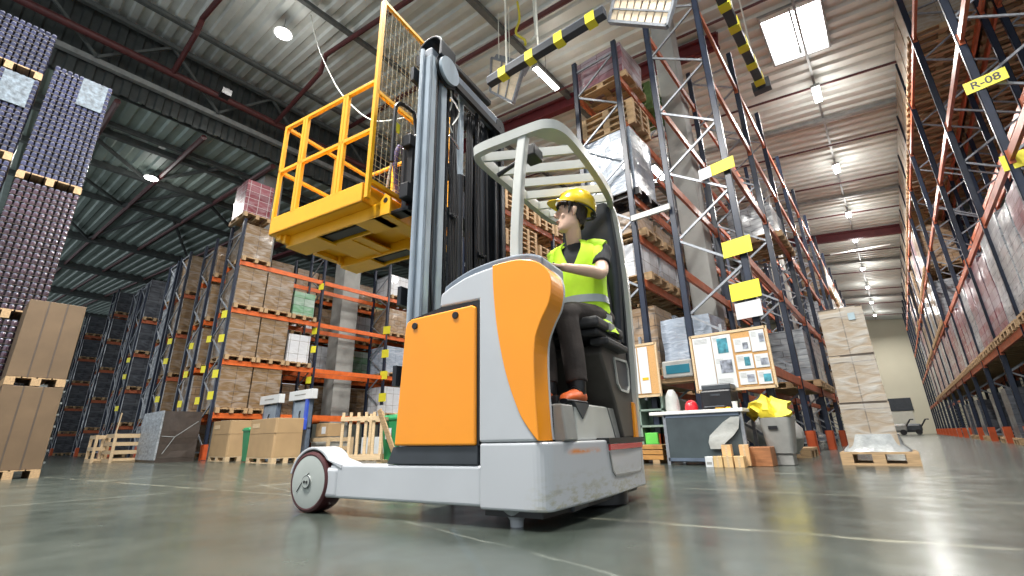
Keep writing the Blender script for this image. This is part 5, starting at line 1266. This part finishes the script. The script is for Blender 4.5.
# bin with sack, cartons, wooden box
gb = root('grey_bin', 'light grey rounded bin beside the table holding a yellow sack', 'bin', (-1.22, 6.75, 0))
MB().loft([[(px*w, py*w, z) for px, py in ((-1, -1), (1, -1), (1, 1), (-1, 1))] for w, z in ((.14, .14), (.165, .4), (.18, .56))], True, False).build('bin_body', 'bingrey', gb, bevel=.05, seg=4); MB().box((-.12, -.12, 0), (.12, .12, .14)).build('bin_foot', 'bingrey', gb, bevel=.01); MB().box((-.08, -.186, .42), (.02, -.17, .46)).build('bin_slot', 'black', gb)
ys = root('yellow_sack', 'crumpled yellow sack bulging out of the light grey bin', 'sack', (-1.30, 6.78, .56))
b = MB(); R_ = []
for k in range(9):
    t = k/8; z = .24*t; rr_ = .15+.06*math.sin(math.pi*min(1, t*1.1))*(1-t*.5); ring = []
    for a in range(22):
        an = 2*math.pi*a/22; q_ = rr_*(1+.55*noise.noise(Vector((math.cos(an)*2.6, math.sin(an)*2.6, t*4))))*(1-.7*t**4); ring.append((q_*math.cos(an)*1.25, q_*math.sin(an), z+.16*noise.noise(Vector((math.cos(an)*2, math.sin(an)*2, t+5)))))
    R_.append(ring)
b.loft(R_).build('sack_cloth', 'sackyellow', ys)
pb2 = root('film_bundle', 'pale crumpled film bundle drooping behind the yellow sack', 'bundle', (-1.55, 8.1, 0.0))
b = MB(); R_ = []
for k in range(9):
    t = k/8; ring = []
    for a in range(22):
        an = 2*math.pi*a/22; q_ = .34*(1+.35*noise.noise(Vector((math.cos(an)*1.9+3, math.sin(an)*1.9, t*2.4))))*math.sin(math.pi*(.12+.82*t)); ring.append((q_*math.cos(an)*1.2, q_*math.sin(an), .02+.7*t+.05*noise.noise(Vector((an, t, 1)))))
    R_.append(ring)
b.loft(R_).build('film', 'sackwhite', pb2)
for i, (x, y, z, t) in enumerate(((-1.80, 6.12, 0, 'outer one of the lower row'), (-1.69, 6.13, 0, 'middle one of the lower row'), (-1.575, 6.14, 0, 'lower row next to the wooden box'), (-1.72, 6.2, .128, 'on top of the lower row with open lid'), (-1.55, 6.3, .01, 'tallest, standing behind the others'))):
    r = root('small_carton', 'small tan carton before the table, %s' % t, 'carton', (x, y, z), R(4*i-6), 'small cartons in front of the table')
    h = .125 if i < 4 else .24
    MB().box((-.052, -.07, 0), (.052, .07, h)).build('box_body', mat('small_carton_%d' % i, (.60+.02*i, .42, .2), .65), r, bevel=.003)
    MB().box((-.012, -.0712, 0), (.012, .0712, h+.001)).build('tape', 'palewood', r)
    if i == 3: MB().box((-.045, -.06, h), (.045, .06, h+.004)).build('open_top', 'strap', r)
wc = root('small_carton', 'small white carton at the end of the little carton pile', 'carton', (-1.91, 6.12, 0)); MB().box((-.045, -.06, 0), (.045, .06, .12)).build('box_body', 'paper', wc, bevel=.003); MB().box((-.03, -.061, .03), (.03, -.06, .06)).build('box_print', 'bingrey', wc)
wb = root('wooden_box', 'reddish brown plank box against the orange foot guard', 'box', (-1.40, 6.5, 0)); MB().box((-.2, -.14, 0), (.12, .14, .22)).build('plank_box', mat('red_brown_wood', (.32, .13, .05), .6, var=.25, streak=(1, 8, 8)), wb, bevel=.006)
pk_ = root('wood_planks', 'short orange-brown planks stacked under the narrow notice board', 'planks', (-2.95, 6.75, 0))
for k in range(3): MB().box((-.28+.03*k, -.16, .05+.07*k), (.26, .16, .11+.07*k)).build('plank', mat('amber_wood_%d' % k, (.45, .22, .06), .6, var=.25), pk_, bevel=.005)
for x in (-.2, .1): MB().box((x, -.16, 0), (x+.1, .16, .05)).build('bearer', 'wood', pk_)
cbn = root('shelf_cabinet', 'narrow grey-green shelf cabinet beside the truck tail', 'cabinet', (-2.97, 7.0, 0))
MB().box((-.2, 0, .22), (-.17, .3, 1.0)).box((.17, 0, .22), (.2, .3, 1.0)).box((-.2, .28, .22), (.2, .3, 1.0)).box((-.2, 0, .22), (.2, .3, .25)).box((-.2, 0, .5), (.2, .3, .53)).box((-.2, 0, .74), (.2, .3, .77)).box((-.2, 0, .97), (.2, .3, 1.0)).box((-.2, 0, 0), (-.15, .05, .22)).box((.15, 0, 0), (.2, .05, .22)).build('carcass', mat('grey_green_steel', (.22, .30, .25), .5), cbn)
MB().box((-.15, .02, .25), (.05, .2, .42)).build('green_tray', mat('bright_green_plastic', (.12, .55, .08), .5), cbn, bevel=.01)
pl_ = root('pallet_stack', 'bare pallet on the floor inside the aisle rack beyond the light grey bin', 'pallets', (-1.78, 9.0, 0)); put_pallet(pl_, 1.2, .8)
# tall wrapped carton stack in the aisle
r = root('wrapped_carton_stack', 'tall stack of three filmed cartons on a pallet in the aisle', 'pallet load', (-.31, 7.3, 0), R(1))
b = MB()
for i in range(5): y = -.36+i*.18; b.box((-.35, y-.05, .122), (.37, y+.05, .144))
for x in (-.29, .01, .31):
    for y in (-.36, 0, .36): b.box((x-.06, y-.05, .022), (x+.06, y+.05, .122))
for y in (-.36, 0, .36): b.box((-.35, y-.05, 0), (.37, y+.05, .022))
b.build('pallet', 'wood', r)
for k, (z0, z1) in enumerate(((.15, .70), (.71, 1.27), (1.28, 1.87))):
    g = goods_mb(.46+.02*(k == 0), .62, z1-z0, .014, k, 6, 6).build('filmed_carton', 'brownfilm', r); g.location = (-.01, .0, z0-.144)
    MB().box((-.235, -.312, z1-.012), (.225, .312, z1+.004)).build('dark_seam', 'strap', g, ).location = (0, 0, -(z0-.144))
MB().loft([ell((0, 0, z), (rx, 0, 0), (0, ry, 0), 28, .5) for z, rx, ry in ((.146, .33, .37), (.17, .32, .36), (.22, .27, .345), (.34, .245, .325))], smooth=True).build('film_skirt', 'film', r)
for x, z, s_ in ((.06, 1.74, .07),): MB().box((x, -.322, z-.04), (x+s_, -.318, z+.05)).build('blue_tape', mat('blue_tape_%d' % int(z*10), (.34, .43, .47), .4), r)
# far end clutter
for i, (x, y, t) in enumerate(((-.55, 46, 'pale machine with round drum at the end wall, nearer the stack'), (.35, 47, 'dark low trolley parked at the end wall'))):
    r = root('floor_machine', t, 'machine', (x, y, 0)); m = 'bingrey' if i == 0 else 'darkgrey'
    MB().box((-.7, -.4, .2), (.7, .4, .8)).build('machine_body', m, r, bevel=.15); MB().tube([(.6, 0, .5), (1.0, 0, 1.1), (1.2, 0, 1.1)], .05, 8).build('handle', 'black', r)
    for xx in (-.45, .45): MB().lathe((xx, -.42, .2), [(0, 0), (.2, 0), (.2, .84), (0, .84)], 18, 1).build('wheel', 'black', r)
# ------------------------------------------------------------------ hanging things overhead
def gate_bar(p, q, label, n):
    r = root('height_bar', label, 'barrier', p); d = Vector(q)-Vector(p)
    MB().bar((0, 0, 0), d, .16, .17).build('dark_bar', 'gatedark', r, bevel=.01)
    MB().bar((0, 0, .09), d+Vector((0, 0, .09)), .16, .02).build('bar_cover', 'galv', r)
    for k in range(n):
        c = d*((k+.6)/n); e = d.normalized()*.09
        MB().bar(c-e, c+e, .18, .215).build('yellow_band', 'yellowsign', r)
    return r
g1 = gate_bar((-5.15, 5.72, 7.45), (-2.5, 5.85, 7.5), 'dark bar with yellow bands hanging above the mast', 4)
for x in (-4.7, -3.9): MB().tube([(x+5.15, .05, .1), (x+5.15, .05, 3.3)], .02, 6).build('hanger_rod', 'cord', g1)
g2 = gate_bar((-.84, 6.7, 7.5), (-.78, 9.65, 7.5), 'dark bar with yellow bands pointing down the aisle below the skylight', 5)
MB().box((-.12, 2.9, -.12), (.22, 3.08, .12)).build('end_block', 'darkgrey', g2)
for y in (1.0, 2.6): MB().tube([(.05, y, .1), (.05, y, 2.9)], .015, 6).build('hanger_rod', 'cord', g2)
def slat_panel(P, label, n, hang, vertical=False, group=None):
    r = root('hanging_lattice', label, 'panel', P[0]); o = Vector(P[0]); Q = [Vector(p)-o for p in P]
    nrm = (Q[1]-Q[0]).cross(Q[3]-Q[0]).normalized()
    f = MB()
    for a, b_ in zip(Q, Q[1:]+Q[:1]): f.bar(a, b_, .05, .09, nrm)
    f.build('panel_frame', 'galv', r); s = MB()
    for k in range(n):
        t = (k+.5)/n
        a, b_ = (Q[0].lerp(Q[1], t), Q[3].lerp(Q[2], t)) if not vertical else (Q[0].lerp(Q[3], t), Q[1].lerp(Q[2], t))
        s.bar(a, b_, ((Q[1]-Q[0]).length if not vertical else (Q[3]-Q[0]).length)/n*.72, .02, nrm)
    s.build('slats', 'slat', r); s = MB()
    for t in (.35, .68):
        a, b_ = (Q[0].lerp(Q[3], t), Q[1].lerp(Q[2], t)) if not vertical else (Q[0].lerp(Q[1], t), Q[3].lerp(Q[2], t))
        s.bar(a+nrm*.03, b_+nrm*.03, .03, .02, nrm)
    s.build('panel_battens', 'galv', r)
    MB().bar(Q[0]-nrm*.1, Q[3]-nrm*.1, .3, .12, nrm).build('top_housing', 'galv', r)
    for h in hang: MB().tube([h[0]-o, h[1]-o], h[2], 6).build('hanger', h[3], r)
    return r
V_ = Vector
slat_panel([(-6.18, 7.0, 9.75), (-6.23, 7.0, 8.71), (-5.53, 7.0, 7.98), (-5.17, 7.0, 8.82)], 'framed slatted panel hanging askew behind the mast head', 9,
           [(V_((-5.95, 7, 9.6)), V_((-5.95, 7, 11.1)), .012, 'cord'), (V_((-5.6, 7, 9.3)), V_((-5.6, 7, 11.1)), .012, 'cord')])
slat_panel([(-2.25, 6.0, 8.1), (-2.5, 6.0, 7.40), (-1.55, 6.0, 6.60), (-1.25, 6.0, 7.3)], 'framed slatted panel hanging above the aisle racks at the picture top', 8,
           [(V_((-2.2, 6, 8.0)), V_((-2.2, 6, 10.6)), .02, 'cord')], vertical=True)
hs_ = MB().tube(catmull([(-5.3, 7, 11), (-5.25, 7, 10.4), (-5.3, 6.9, 9.9), (-5.05, 6.9, 9.5), (-4.95, 6.8, 9.2)], 6), .03, 8).build('hanging_hose', 'cordyellow'); tag(hs_, 'yellow hose dangling from the roof beside the slatted panel', 'hose')
hs_ = MB().tube([(-4.55, 6.6, 10.9), (-4.5, 6.6, 9.0), (-4.6, 6.5, 8.8)], .03, 8).build('hanging_cable', 'cord'); tag(hs_, 'white cable hanging from the roof above the banded bar', 'cable')
hs_ = MB().tube(catmull([(-9.84, 3.86, 11.22), (-9.16, 3.86, 9.73), (-8.27, 3.86, 8.25), (-7.51, 3.86, 7.19), (-6.41, 3.86, 6.06), (-5.39, 3.86, 5.57)], 6), .014, 6).build('hanging_cable', 'cord'); tag(hs_, 'thin pale cable curving down behind the mesh screen', 'cable')
cn = MB().box((-13.6, 3.1, 10.2), (-13.3, 3.35, 10.4)).build('ceiling_speaker', 'black'); 
tag(cn, 'small dark box fixed under the roof beside the girder', 'speaker')
sc = bpy.context.scene
sc.view_settings.view_transform = 'Standard'; sc.view_settings.look = 'None'; sc.view_settings.gamma = 1; sc.view_settings.exposure = 0; sc.view_settings.use_curve_mapping = False
sc.cycles.max_bounces = 6; sc.cycles.diffuse_bounces = 3; sc.cycles.glossy_bounces = 3; sc.cycles.transmission_bounces = 3; sc.cycles.transparent_max_bounces = 6
sc.cycles.use_denoising = True; sc.cycles.sample_clamp_indirect = 4
sc.cycles.caustics_reflective = False; sc.cycles.caustics_refractive = False
